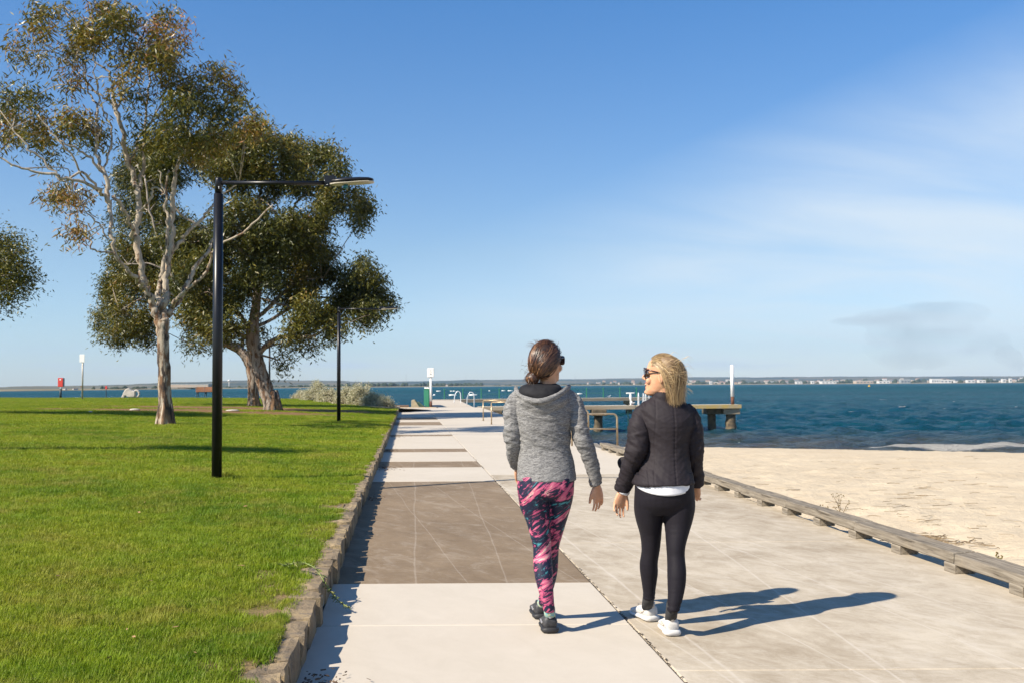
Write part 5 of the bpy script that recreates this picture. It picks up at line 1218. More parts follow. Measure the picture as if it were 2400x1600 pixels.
def shades(parent, W, M3, k=1.0):
    off = parent.matrix_basis.translation; f = MB(); 
    for s in (-1, 1):
        f.tube([W((s * .068, .086, .030)), W((s * .076, .05, .028)), W((s * .077, .0, .020)), W((s * .074, -.02, .008))], [.0045, .0042, .0038, .003], 6)
    f.tube([W((-.012, .108, .026)), W((0, .112, .030)), W((.012, .108, .026))], .003, 6)
    fo_ = put('sunglasses', f, M_FRAME, parent)
    for s in (-1, 1):
        l = MB(); R_ = [W((s * (.036 + .033 * math.copysign(abs(math.cos(a)) ** .7, math.cos(a))), .104 - .018 * max(0, (math.cos(a) * 1.0)), .016 + .025 * math.copysign(abs(math.sin(a)) ** .7, math.sin(a)))) for a in np.linspace(0, 2 * PI, 25)[:-1]]
        n_ = M3 @ Vector((0, .004, 0)); l.rings([[p - n_ for p in R_], [p + n_ for p in R_]]); lo_ = put('lens', l, M_GLASS, fo_, False); lo_.location = (0, 0, 0)
        lo_.data.transform(Matrix.Translation(Vector(fo_.matrix_basis.translation) * 0)); 
        rm_ = MB(); rm_.tube(R_ + [R_[0]], .0035, 6); ro = put('rim', rm_, M_FRAME, fo_)
# the helper put() subtracts the parent's own offset; parts of parts sit at 0 so shift them by the person's origin
def fix_children(root):
    o_ = root.matrix_basis.translation
    for ch in root.children:
        for g in ch.children: 
            if g.type == 'MESH' and not g.get('_f'): g.data.transform(Matrix.Translation(-o_)); 
def shoe(root, heel, yaw, L_, w_, up, sole, label=None, lift=0.0, roll=0.0, name='shoe', accent=None):
    """heel: ground point below the heel's back; built along +Y then turned by yaw"""
    M4 = Matrix.Translation(Vector(heel) - root.matrix_basis.translation) @ Matrix.Rotation(yaw, 4, 'Z') @ Matrix.Rotation(lift, 4, 'X') @ Matrix.Rotation(roll, 4, 'Y')
    def sec(y, hw, z0, z1, sh=.0, p_=.75): return [Vector((sh + hw * math.copysign(abs(math.cos(a)) ** p_, math.cos(a)), y, (z0 + z1) / 2 + (z1 - z0) / 2 * math.copysign(abs(math.sin(a)) ** .8, math.sin(a)))) for a in np.linspace(0, 2 * PI, 21)[:-1]]
    u_ = MB(); h_ = w_ / 2
    u_.rings([sec(.008, h_ * .5, .028, .078), sec(.018, h_ * .72, .022, .098), sec(.04, h_ * .80, .02, .098), sec(.075, h_ * .80, .02, .094), sec(.105, h_ * .80, .02, .090), sec(.135, h_ * .84, .02, .080), sec(.17, h_ * .92, .018, .066), sec(.205, h_ * .95, .018, .055), sec(L_ - .028, h_ * .80, .018, .046), sec(L_ - .006, h_ * .45, .02, .034)])
    u_.rings([[Vector((.034 * s * math.cos(a), .052 + .044 * s * math.sin(a), z + .010 * (math.sin(a) < -.7))) for a in np.linspace(0, 2 * PI, 17)[:-1]] for s, z in ((1.0, .07), (1.0, .098), (.98, .106), (.80, .107))])
    s_ = MB(); s_.rings([sec(-.004, h_ * .62, .006, .034, 0, .6), sec(.010, h_ * .92, .0, .036, 0, .6), sec(.05, h_ * 1.02, .0, .034, 0, .6), sec(.10, h_ * .90, .0, .030, 0, .6), sec(.17, h_ * 1.02, .0, .028, 0, .6), sec(.215, h_ * 1.0, .0, .026, 0, .6), sec(L_ - .012, h_ * .72, .004, .028, 0, .6), sec(L_ + .004, h_ * .35, .010, .026, 0, .6)])
    a = MB(); a.v = u_.v; a.f = u_.f
    o = a.build(name, up, root, True); o.data.transform(M4)
    if label: o['label'] = label
    so_ = s_.build('sole', sole, o, True); so_.data.transform(M4)
    tb = MB().box((0, .004, .102), (.016, .006, .026)); tb.build('heel_tab', accent or sole, o, False, .002).data.transform(M4)
    la = MB()
    for k_ in range(5): la.tube([(-.022, .11 + .014 * k_, .092 - .004 * k_), (0, .112 + .014 * k_, .097 - .004 * k_), (.022, .11 + .014 * k_, .092 - .004 * k_)], .0028, 5)
    la.build('laces', accent or sole, o).data.transform(M4)
    lg_ = MB()
    for s in (-1, 1): lg_.tube([(s * h_ * .80, .045, .06), (s * h_ * .83, .08, .045), (s * h_ * .86, .12, .060)], .004, 5)
    lg_.build('side_stripe', accent or sole, o).data.transform(M4)
    return o
def strands(name, paths, mat, root, r=.0016, tone=None):
    """flat ribbons facing outwards from the head"""
    V = []; Q = []; tn = []; off = np.array(root.matrix_basis.translation[:])
    for i, (pts, wd) in enumerate(paths):
        pts = np.array(pts); t = np.gradient(pts, axis=0); cen = HC; out_ = pts - cen; s = np.cross(t, out_); s /= np.linalg.norm(s, axis=1)[:, None] + 1e-9
        nrm = np.cross(s, t); nrm /= np.linalg.norm(nrm, axis=1)[:, None] + 1e-9
        n = len(pts); w_ = wd * np.sin(np.linspace(.35, PI - .15, n)) ** .6; b = len(V)
        for k in range(n):
            V += [pts[k] - s[k] * w_[k], pts[k] + nrm[k] * w_[k] * .45 * -np.sign(np.dot(nrm[k], -out_[k])), pts[k] + s[k] * w_[k]]; tn += [TON[i]] * 3
        for k in range(n - 1):
            a = b + 3 * k; Q += [(a, a + 1, a + 4, a + 3), (a + 1, a + 2, a + 5, a + 4)]
    me = npmesh(name, np.array(V) - off, np.array(Q)); attr(me, 'tone', tn)
    return link(name, me, mat, root, True)
def hairmat(name, stops):
    q = NB(name); c = q.ramp(q.attr('tone'), stops); q.fin(c, .38, spec=.45); q.b.inputs['Anisotropic'].default_value = .5; return q.m

def wr(co_, sx_, sy_, sz_, seed, rot=0.0):
    x, y, z = co_[:, 0], co_[:, 1], co_[:, 2]; u_ = x * math.cos(rot) + z * math.sin(rot); w_ = -x * math.sin(rot) + z * math.cos(rot)
    wb = noise(np.stack([x * 6, y * 6, z * 6], 1), seed + 50) * .5
    n_ = fbm(np.stack([u_ * sx_ + wb, y * sy_, w_ * sz_ + wb], 1), 3, seed); return 1 - np.abs(n_ * 2 - 1) * 2

# ================= woman in grey =================
dA = 6.05
wa = empty('person', (T1(600, 300, dA).x, dA, 0), 'woman with a low brown bun, grey hoodie and pink and navy patterned leggings', 'person')
torsoA = [(478, 500, 670, .050, .02), (500, 410, 730, .075, .015), (530, 345, 780, .098, .01), (590, 305, 815, .115, -.01), (700, 308, 822, .122, -.01), (850, 322, 808, .118, 0), (950, 336, 802, .108, 0), (1050, 350, 802, .100, .0), (1150, 336, 830, .112, 0), (1250, 328, 850, .128, -.005), (1335, 324, 862, .138, -.012), (1350, 326, 861, .136, -.012)]
armRA = [(755, 560, .0, .040), (815, 612, .0, .050), (860, 700, -.01, .051), (878, 800, -.02, .049), (905, 930, -.03, .047), (955, 1060, -.02, .043), (1005, 1190, .01, .038), (1046, 1375, .05, .034)]
armLA = [(365, 560, .0, .040), (318, 612, .0, .048), (284, 700, .0, .050), (280, 800, -.01, .048), (285, 920, -.01, .047), (296, 1040, .02, .044), (303, 1130, .09, .041), (322, 1215, .16, .035)]
legA_L = [(60, 335, 600, .13, .0), (150, 322, 612, .135, 0), (240, 332, 618, .125, -.01), (350, 350, 624, .105, -.01), (460, 400, 628, .092, -.01), (600, 442, 632, .078, -.02), (700, 466, 634, .067, -.03), (760, 470, 636, .062, -.04), (860, 470, 642, .060, -.07), (950, 480, 648, .060, -.09), (1050, 500, 652, .053, -.11), (1150, 530, 656, .043, -.125), (1240, 558, 660, .036, -.13), (1300, 572, 664, .034, -.13)]
legA_R = [(60, 560, 850, .13, .0), (150, 570, 845, .135, 0), (240, 590, 838, .125, .01), (350, 606, 812, .105, .03), (460, 606, 778, .090, .05), (600, 592, 736, .078, .08), (700, 572, 708, .067, .10), (800, 562, 700, .062, .12), (900, 556, 697, .060, .14), (1000, 548, 680, .053, .16), (1100, 536, 650, .044, .19), (1180, 524, 610, .037, .21), (1235, 522, 596, .034, .22)]
hipsA = [(20, 328, 856, .130, -.005), (80, 324, 850, .138, -.01), (160, 322, 844, .142, -.012), (230, 330, 838, .130, -.01), (270, 350, 815, .09, 0)]
bm1 = MB(); bm1.ell(rows(T1, torsoA, dA, .022)); bm1.ell(rows(T2, hipsA, dA, .014)); bm1.ell(rows(T2, legA_L, dA, .010)); bm1.ell(rows(T2, legA_R, dA, .010))
for a_ in (armRA, armLA): bm1.tube(*chain(T1, a_, dA, .014), 14)
# neck and head, turned to the right
HC_A = T1(592, 274, dA + .0)
W_, M_ = head(bm1, HC_A, math.radians(-43), math.radians(0), 1.0, 0)
nk, nr_ = chain(T1, [(600, 480, .01, .056), (605, 430, .005, .050), (600, 370, .0, .052), (592, 320, .0, .05)], dA); bm1.tube(nk, nr_, 16)
wrR = T1(1049, 1388, dA + .055); hand(bm1, wrR, (T1(1066, 1500, dA + .055) - wrR), (-.75, -.55, 0), 1.04, .36, .13, .50)
wrL = T1(326, 1232, dA + .175); hand(bm1, wrL, (.15, .35, -.9), (.6, .6, 0), .95, .6)
solid('body', bm1, .0038, M_SKIN, wa, 2)
bs = MB().ball(W_((0, .094, -.060)), (.018, .006, .006), 10, 6, M_); put('lips', bs, M_LIP, wa)
for s in (-1, 1): put('eye', MB().ball(W_((s * .031, .080, .018)), .011, 10, 8), M_EYE, wa)
# hoodie
q = NB('grey_marl'); v = q.pos((34, 34, 210), (0, math.radians(6), 0)); n1_ = q.noise(v, 1.0, 4, .75, 1.6); n2_ = q.noise(q.pos((60, 60, 400)), 1, 2, .6, 1)
c = q.ramp(q.math('ADD', q.math('MULTIPLY', n1_, .8), q.math('MULTIPLY', n2_, .2)), [(.36, (.045, .045, .048)), (.47, (.145, .143, .143)), (.55, (.25, .245, .24)), (.68, (.34, .33, .32))])
fold = q.noise(q.pos((5, 5, 20), (0, math.radians(-10), 0)), 2.0, 4, .55, .8)
M_MARL = q.fin(c, .9, q.bump(fold, .35, .018, q.bump(n1_, .5, .002)), spec=.15)
hm_ = MB(); hm_.ell(rows(T1, torsoA, dA)); [hm_.tube(*chain(T1, a_, dA), 16) for a_ in (armRA, armLA)]
# hood lying on the back
hm_.ell(rows(T1, [(530, 335, 785, .070, -.025), (575, 335, 790, .085, -.050), (625, 345, 785, .092, -.068), (680, 372, 745, .080, -.068), (740, 420, 670, .066, -.068), (785, 460, 600, .045, -.068), (808, 490, 560, .02, -.075)], dA))
rimA = [(310, 500, .03, .012), (335, 560, -.06, .012), (400, 600, -.125, .013), (500, 625, -.165, .014), (590, 612, -.165, .014), (690, 568, -.135, .013), (760, 520, -.08, .012), (800, 485, .02, .012)]
hm_.tube(*chain(T1, rimA, dA), 10)
hm_.tube(*chain(T1, [(1038, 1345, .047, .038), (1052, 1388, .053, .035)], dA, 0, 2), 14)
def dispA(c_, n_):
    z = c_[:, 2]; x = c_[:, 0]; cx0 = T1(575, 900, dA).x
    waist = np.exp(-((z - 1.19) / .16) ** 2); back = np.abs(x - cx0) < .2
    a1_ = wr(c_, 3.0, 6, 20, 5, -.30) * (.010 * waist + .001); a2_ = wr(c_, 7, 9, 26, 9, .5) * np.where(back, .0015, .0060)
    fine_ = wr(c_, 14, 14, 50, 12, .2) * .0016; hem = np.where(z < .925, -.003 * 0, 0); return a1_ + a2_ + fine_
solid('hoodie', hm_, .0052, M_MARL, wa, 4, dispA)
lin = MB(); lin.ell(rows(T1, [(460, 445, 650, .030, .0), (474, 392, 700, .062, -.02), (500, 352, 722, .090, -.040), (550, 345, 722, .102, -.056), (590, 400, 690, .100, -.064), (615, 460, 600, .08, -.080)], dA))
M_BLK = simple('black_jersey', (.012, .012, .014), (.020, .020, .023), 20, .8, .3, 30, .01, spec=.2)
solid('hood_lining', lin, .006, M_BLK, wa, 3, lambda c_, n_: wr(c_, 9, 9, 3, 3) * .005)
# seams
sm_ = MB(); 
for pts in ([(350, 640, -.115), (420, 655, -.135), (470, 790, -.135)],): pass
# leggings
q = NB('painted_leggings'); v = q.pos((1, 1, 1), (0, math.radians(36), 0))
wv = q.pos((3.6, 5, 11), (0, math.radians(34), 0)); big = q.noise(wv, 1.25, 5, .62, 1.3); dt = q.noise(q.pos((16, 22, 90), (0, math.radians(36), 0)), 1.0, 4, .7, 1.0)
sel = q.math('ADD', q.math('MULTIPLY', big, .80), q.math('MULTIPLY', dt, .20))
navy, pink, lp, teal = (.008, .012, .034), (.46, .085, .165), (.60, .38, .34), (.02, .12, .15)
c = q.ramp(sel, [(0, teal), (.37, (.05, .24, .28)), (.41, navy), (.505, (.012, .014, .035)), (.525, (.42, .06, .15)), (.55, pink), (.60, (.52, .15, .22)), (.625, lp), (.655, lp), (.67, navy), (.70, navy), (.72, teal)], 'LINEAR')
sel2 = q.noise(q.pos((3.5, 5, 13), (0, math.radians(30), 0)), 1.7, 4, .6, 1.6); c = q.mix(q.math('MULTIPLY', q.math('SUBTRACT', sel2, .56), 16, True), c, navy)
c = q.mix(q.math('MULTIPLY', q.math('SUBTRACT', dt, .60), 8, True), c, (.30, .10, .18))
M_LEGG = q.fin(c, .6, spec=.3)
lm2 = MB(); lm2.ell(rows(T2, hipsA, dA)); lm2.ell(rows(T2, legA_L, dA)); lm2.ell(rows(T2, legA_R, dA))
solid('leggings', lm2, .006, M_LEGG, wa, 3, lambda c_, n_: wr(c_, 5, 5, 30, 15, .15) * (.0012 + .004 * np.exp(-((c_[:, 2] - .14) / .05) ** 2)))
# socks and shoes
M_SOCKA = simple('patterned_sock', (.10, .35, .42), (.45, .40, .20), 70, .9, .2); M_SH_BLK = simple('black_trainer', (.018, .018, .020), (.045, .045, .048), 40, .55, .5, 90, .002); M_SOLE_BLK = simple('black_sole', (.022, .022, .024), None, 20, .6, .4, 60, .002); M_ACC = simple('silver_accent', (.35, .35, .37), None, 10, .35)
hl = G(1130 + 628 / 3.92, 1100 + 1506 / 3.92, 0); hf = G(1130 + 548 / 3.92, 1100 + 1376 / 3.92, 0)
an = T2(618, 1290, dA - .13)
put('sock', MB().tube([an + Vector((0, 0, .012)), (hl.x, hl.y + .058, .085)], [.034, .033], 14), M_SOCKA, wa)
an2 = T2(560, 1228, dA + .22)
put('sock', MB().tube([an2 + Vector((0, 0, .01)), (hf.x, hf.y + .058, .085)], [.033, .033], 14), M_SOCKA, wa)
shoe(wa, (hl.x, hl.y, 0), math.radians(3), .268, .108, M_SH_BLK, M_SOLE_BLK, accent=M_ACC)
shoe(wa, (hf.x, hf.y, 0), math.radians(6), .268, .108, M_SH_BLK, M_SOLE_BLK, accent=M_ACC)
shades(wa, W_, M_)
# hair: smooth shell, swept strands and a low bun
HC = np.array(HC_A[:]); M_HAIRA = hairmat('brown_hair', [(0, (.014, .007, .005)), (.45, (.050, .022, .013)), (.75, (.13, .058, .028)), (1, (.36, .19, .09))])
M_HAIRA2 = simple('brown_hair_base', (.035, .017, .010), (.02, .010, .007), 30, .5)
def E3(Mx, Cc, x, y, z): return np.array((Cc + Mx @ Vector((x, y, z)))[:])
capm = MB(); rr = []
for z, w_, yf, yb in HEAD[2:]:
    yf2 = yf - .012 + .006 * 0 if z > .06 else (yf * (.55 if z > .03 else .05) if z > -.02 else -.02)
    w2 = w_ + .007; yb2 = yb - .010; c_ = (yf2 + yb2) / 2; h_ = (yf2 - yb2) / 2
    if z < -.09: continue
    rr.append([W_((w2 * math.cos(a), c_ + h_ * math.sin(a), z + (.008 if z > .05 else 0))) for a in np.linspace(0, 2 * PI, 25)[:-1]])
capm.rings(rr); capA = solid('hair', capm, .006, M_HAIRA2, wa, 3)
bunC = T1(462, 415, dA - .045); tieP = np.array(T1(500, 385, dA - .06)[:]); rg = random.Random(5); paths = []; TON = []
rx_, ry_, rz_ = .083, .106, .121
def onell(x, y, z, s=1.0): return E3(M_, HC_A, x * rx_ * s, y * ry_ * s - .004, z * rz_ * s)
tl = M_.inverted() @ (Vector(tieP) - HC_A); tn_ = np.array([tl.x / rx_, tl.y / ry_, tl.z / rz_]); tn_ /= np.linalg.norm(tn_)
for i in range(2600):
    a = rg.uniform(-PI, PI); el = rg.uniform(-.2, 1.45); s_ = np.array([math.cos(el) * math.sin(a), math.cos(el) * math.cos(a), math.sin(el)])
    if s_[1] > .50 and s_[2] < .62: continue
    if s_[1] > .1 and s_[2] < .05: continue
    pts = []; lay = 1.0 + .07 * rg.random() + .10 * rg.random() ** 3; sag = rg.gauss(0, .10); wob_ = rg.random() * 6; amp_ = .02 + .10 * rg.random()
    for t in np.linspace(0, 1, 11):
        v_ = s_ * (1 - t) + tn_ * t; v_[2] += sag * math.sin(PI * t); v_[0] += amp_ * math.sin(t * 9 + wob_); v_ /= np.linalg.norm(v_) + 1e-9
        pts.append(onell(*v_, lay + .05 * math.sin(PI * t) * (s_[2] > .3)))
    paths.append((pts, rg.uniform(.0011, .0030))); TON.append(min(1, max(0, rg.gauss(.45, .28))))
for i in range(120):     # flyaways
    a = rg.uniform(-PI, PI); s_ = np.array([math.cos(.9) * math.sin(a), math.cos(.9) * math.cos(a), .8]); p0 = Vector(onell(*s_, 1.02)); d_ = Vector((rg.uniform(-1, .4), rg.uniform(-.5, .5), rg.uniform(-.1, .8))).normalized()
    pts = [p0, p0 + d_ * .02, p0 + d_ * .04 + Vector((-.008, 0, 0)), p0 + d_ * .055 + Vector((-.02, 0, -.006))]; paths.append(([p[:] for p in spline([q_[:] for q_ in pts], 3)], .0008)); TON.append(.7)
for i in range(26):     # loose wisps blown out to the left of the nape
    p0 = Vector(tieP) + Vector((rg.gauss(-.03, .02), rg.gauss(0, .02), rg.uniform(-.03, .10))); d_ = Vector((-1, rg.gauss(0, .3), rg.uniform(-.2, .9))).normalized(); L_ = rg.uniform(.02, .06)
    pts = [p0 + d_ * L_ * t + Vector((0, 0, -.03 * t * t + .012 * math.sin(t * 5 + i))) for t in (0, .33, .66, 1)]; paths.append(([p[:] for p in spline([q_[:] for q_ in pts], 3)], .0011)); TON.append(.4)
hs_ = strands('hair_strands', paths, M_HAIRA, wa)
HC = np.array(bunC[:]); paths = []; TON = []
for i in range(420):
    ax = Vector((rg.gauss(0, .45), -1, rg.gauss(0, .45))).normalized(); u_ = ax.orthogonal().normalized(); v2 = ax.cross(u_); a0_ = rg.random() * 6.28; R_ = rg.uniform(.010, .036); h_ = math.sqrt(max(0, .042 ** 2 - R_ ** 2)) * rg.uniform(.6, 1.05)
    pts = [np.array((bunC + u_ * R_ * 1.05 * math.cos(a0_ + t) + v2 * R_ * .95 * math.sin(a0_ + t) + ax * h_)[:]) for t in np.linspace(0, rg.uniform(2, 4.5), 10)]
    paths.append((pts, rg.uniform(.002, .004))); TON.append(min(1, max(0, rg.gauss(.4, .25))))
for i in range(50):
    ax = Vector((rg.gauss(-.5, .6), rg.gauss(-.4, .5), rg.gauss(-.2, .7))).normalized(); p0 = bunC + ax * .036; p1__ = p0 + ax * rg.uniform(.01, .028) + Vector((0, 0, -.012)); paths.append(([q_[:] for q_ in spline([p0[:], ((p0 + p1__) / 2 + Vector((0, 0, .008)))[:], p1__[:]], 4)], .0016)); TON.append(rg.random() * .6)
bn = MB().ball(bunC, (.040, .036, .036), 16, 10); bo_ = put('hair_bun', bn, M_HAIRA2, wa)
strands('bun_strands', paths, M_HAIRA, wa)
tie = MB().tube([Vector(tieP) + Vector((.016 * math.cos(a) - .006 + .012 * math.sin(a), -.010 + .006 * math.cos(a), .020 * math.sin(a) + .006)) for a in np.linspace(0, 2 * PI, 14)], .0045, 6); put('hair_tie', tie, simple('hair_tie', (.30, .33, .34), None, 10, .6), wa)

# ================= blonde woman =================
dB = 5.95
wb_ = empty('person', (T1(1680, 300, dB).x, dB, 0), 'woman with windblown blonde hair, dark jacket, black leggings and white trainers', 'person')
torsoB = [(575, 1580, 1760, .060, .0), (610, 1540, 1800, .070, .0), (645, 1480, 1865, .085, .0), (690, 1450, 1915, .105, 0), (760, 1452, 1935, .120, -.005), (850, 1470, 1935, .126, -.01), (1000, 1506, 1898, .120, 0), (1100, 1502, 1894, .114, 0), (1200, 1470, 1906, .124, 0), (1300, 1425, 1928, .142, -.01), (1368, 1392, 1940, .163, -.013), (1380, 1392, 1940, .163, -.013)]
armLB = [(1530, 690, 0, .042), (1472, 765, 0, .051), (1442, 870, -.02, .056), (1432, 980, -.03, .054), (1415, 1080, -.03, .052), (1382, 1180, .01, .049), (1340, 1290, .06, .044), (1300, 1400, .10, .044), (1297, 1425, .105, .041)]
armRB = [(1850, 690, 0, .042), (1900, 765, 0, .051), (1928, 870, .0, .053), (1944, 980, 0, .050), (1952, 1080, .01, .047), (1950, 1200, .05, .043), (1962, 1300, .09, .041), (1968, 1380, .12, .036)]
legB_L = [(60, 1408, 1660, .13, 0), (180, 1404, 1662, .13, 0), (330, 1396, 1662, .118, .01), (420, 1404, 1658, .105, .02), (500, 1424, 1652, .094, .03), (600, 1452, 1645, .082, .05), (700, 1464, 1636, .070, .06), (770, 1462, 1626, .065, .07), (860, 1448, 1612, .063, .08), (940, 1452, 1614, .062, .09), (1020, 1464, 1604, .054, .10), (1110, 1478, 1590, .043, .11), (1185, 1486, 1582, .036, .12)]
legB_R = [(60, 1640, 1940, .13, 0), (180, 1645, 1945, .13, 0), (330, 1655, 1955, .118, -.01), (420, 1662, 1942, .106, -.02), (500, 1675, 1922, .095, -.03), (600, 1685, 1892, .083, -.05), (700, 1692, 1866, .072, -.07), (780, 1698, 1860, .066, -.08), (870, 1702, 1868, .064, -.10), (950, 1702, 1874, .063, -.115), (1050, 1704, 1868, .056, -.13), (1140, 1706, 1852, .047, -.145), (1220, 1706, 1828, .040, -.155), (1292, 1706, 1803, .036, -.16)]
hipsB = [(20, 1408, 1936, .138, 0), (120, 1406, 1940, .146, -.01), (220, 1402, 1948, .150, -.015), (320, 1398, 1954, .138, -.01), (400, 1430, 1920, .10, 0)]
bm2 = MB(); bm2.ell(rows(T1, torsoB, dB, .025)); bm2.ell(rows(T2, hipsB, dB, .014)); bm2.ell(rows(T2, legB_L, dB, .010)); bm2.ell(rows(T2, legB_R, dB, .010))
for a_ in (armLB, armRB): bm2.tube(*chain(T1, a_, dB, .016), 14)
HC_B = T1(1655, 395, dB + .0)
Wb, Mb = head(bm2, HC_B, math.radians(72), math.radians(4), 1.02, 0)
nk, nr_ = chain(T1, [(1680, 600, .0, .058), (1672, 540, .0, .052), (1662, 470, .0, .052), (1662, 430, 0, .05)], dB); bm2.tube(nk, nr_, 16)
wL = T1(1297, 1440, dB + .11); hand(bm2, wL, (T1(1258, 1570, dB + .11) - wL), (.8, .35, 0), 1.06, .42, .13, .45)
wR = T1(1966, 1392, dB + .125); hand(bm2, wR, (-.05, .35, -.9), (-.8, .5, 0), .92, .7)
solid('body', bm2, .0038, M_SKIN, wb_, 2)
put('lips', MB().ball(Wb((0, .090, -.046)), (.020, .010, .006), 10, 6, Mb).ball(Wb((0, .088, -.076)), (.018, .009, .006), 10, 6, Mb), M_LIP, wb_)
put('mouth', MB().ball(Wb((0, .090, -.061)), (.017, .008, .011), 10, 8, Mb), simple('mouth_dark', (.06, .012, .012), None, 5, .6), wb_)
put('teeth', MB().ball(Wb((0, .094, -.055)), (.014, .006, .0045), 10, 6, Mb), M_TEETH, wb_)
for s in (-1, 1): put('eye', MB().ball(Wb((s * .031, .080, .018)), .011, 10, 8), M_EYE, wb_)
put('earring', MB().ball(Wb((.080, -.004, -.043)), .0048, 8, 6), M_TEETH, wb_); 
shades(wb_, Wb, Mb)
q = NB('dark_nylon'); v = q.pos(); fold = q.noise(q.pos((9, 9, 20), (0, math.radians(-28), 0)), 1.7, 5, .6, 1.0)
M_NYL = q.fin(q.ramp(q.noise(v, 6, 3, .5), [(.3, (.014, .0105, .014)), (.7, (.019, .0145, .018))]), .74, q.bump(fold, .22, .010, q.bump(q.noise(v, 300, 2, .5), .2, .0006)), spec=.30)
jm = MB(); jm.ell(rows(T1, torsoB, dB)); [jm.tube(*chain(T1, a_, dB), 18) for a_ in (armLB, armRB)]
jm.tube(*chain(T1, [(1299, 1400, .10, .046), (1296, 1432, .107, .043)], dB, 0, 2), 14)
jm.ell(rows(T1, [(545, 1590, 1725, .062, -.005), (575, 1575, 1745, .070, -.005), (610, 1560, 1770, .076, 0), (640, 1540, 1800, .078, 0)], dB))
def dispB(c_, n_):
    x, z = c_[:, 0], c_[:, 2]; cx0 = T1(1720, 900, dB).x; arm_ = np.abs(x - cx0 + .0) > .145
    s_ = np.sign(x - cx0); side_ = np.clip(np.abs(x - cx0) / .14, 0, 1)
    a1_ = wr(np.stack([np.abs(x - cx0) + .0, c_[:, 1], z], 1), 5, 6, 19, 25, .75) * (.0015 + .0065 * side_ ** 1.5)
    a2_ = wr(c_, 8, 8, 26, 29, -.6) * np.where(arm_, .0065, .0012); fine_ = wr(c_, 18, 18, 44, 32,   .4) * .0009
    seam = -.0035 * np.exp(-((x - cx0 - .012) / .004) ** 2) * (n_[:, 1] < -.3); puck = .0008 * np.exp(-((x - cx0 - .012) / .02) ** 2) * np.sin(z * 260)
    pan = -.0025 * np.exp(-((x - cx0 + .095 + .05 * (1.25 - z)) / .004) ** 2) * (n_[:, 1] < -.3)
    el_ = np.where(arm_ & (x < cx0), np.exp(-((z - 1.14) / .07) ** 2) * wr(c_, 6, 6, 22, 35, .3) * .008, 0)
    return a1_ + a2_ + fine_ + seam + puck + pan + el_
solid('jacket', jm, .0050, M_NYL, wb_, 3, dispB)
# loose front of the jacket blown out past the arm
fl_ = MB(); sec_ = []
for cx_, z0_, z1_, dy_ in ((1345, 1130, 1300, .16), (1310, 1128, 1275, .17), (1270, 1138, 1255, .18), (1248, 1155, 1225, .185), (1240, 1175, 1200, .19)):
    a_, b_ = T1(cx_, z0_, dB + dy_), T1(cx_ + 8, z1_, dB + dy_); mid_ = (a_ + b_) / 2; h_ = (a_.z - b_.z) / 2
    sec_.append([mid_ + Vector((0, .012 * math.cos(t), h_ * math.sin(t))) for t in np.linspace(0, 2 * PI, 17)[:-1]])
fl_.rings(sec_); solid('jacket_flap', fl_, .005, M_NYL, wb_, 2, lambda c_, n_: wr(c_, 12, 12, 10, 4) * .003)
M_SHIRT = simple('white_cotton', (.70, .70, .72), (.62, .62, .65), 20, .9, .2, 40, .003)
sh_ = MB(); s0_ = T1(1665, 1360, dB); SR = []
for zf in np.linspace(0, 1, 7):
    SR.append([Vector((s0_.x + .174 * math.cos(a) * (1 - .03 * zf), dB - .012 + (.156 + .004 * zf) * math.sin(a), s0_.z - zf * (.018 + .050 * max(0, -math.sin(a)) ** 1.2))) for a in np.linspace(0, 2 * PI, 49)[:-1]])
sh_.rings(SR); 0 and sh_.ell(rows(T1, [(1362, 1408, 1925, .146, -.014), (1392, 1416, 1918, .150, -.017), (1420, 1470, 1870, .151, -.020), (1437, 1500, 1840, .152, -.021), (1450, 1550, 1790, .152, -.022), (1458, 1610, 1730, .150, -.024)], dB)); put('shirt', sh_, M_SHIRT, wb_)
cf = MB(); cf.tube(*chain(T1, [(1297, 1425, .106, .038), (1290, 1448, .109, .043), (1284, 1462, .111, .040)], dB, 0, 2), 16); solid('shirt_cuff', cf, .005, M_SHIRT, wb_, 2, lambda c_, n_: wr(c_, 20, 20, 20, 4) * .003)
put('ring', MB().tube([T1(1248 + 9 * math.cos(a), 1540 + 3 * math.sin(a), dB + .10 + .008 * math.sin(a)) for a in np.linspace(0, 2 * PI, 10)], .0015, 5), M_ACC, wb_)
lm3 = MB(); lm3.ell(rows(T2, hipsB, dB)); lm3.ell(rows(T2, legB_L, dB)); lm3.ell(rows(T2, legB_R, dB))
q = NB('black_leggings'); v = q.pos(); M_BLEG = q.fin(q.ramp(q.noise(v, 250, 2, .5), [(.35, (.006, .005, .008)), (.65, (.011, .009, .014))]), .7, q.bump(q.noise(v, 300, 2, .5), .2, .0006), spec=.2); q.b.inputs['Sheen Weight'].default_value = .02
solid('leggings', lm3, .006, M_BLEG, wb_, 3, lambda c_, n_: wr(c_, 4, 4, 40, 45, .1) * (.0008 + .0055 * np.exp(-((c_[:, 2] - .155) / .055) ** 2)))
M_SOCKB = simple('grey_rib_sock', (.035, .035, .036), (.02, .02, .021), 60, .95, .5, 90, .002); M_SH_W = simple('white_mesh', (.56, .545, .52), (.46, .45, .43), 60, .7, .4, 160, .0015); M_SOLE_W = simple('white_sole', (.62, .61, .585), (.54, .53, .51), 10, .5); M_ACCW = simple('beige_tab', (.50, .44, .37), None, 10, .7)
hr = G(1130 + 1755 / 3.92, 1100 + 1530 / 3.92, 0); hl2 = G(1130 + 1560 / 3.92, 1100 + 1396 / 3.92, 0)
aR = T2(1752, 1275, dB - .16); put('sock', MB().tube([aR + Vector((0, 0, .03)), (hr.x - .004, hr.y + .058, .085)], [.036, .034], 16), M_SOCKB, wb_)
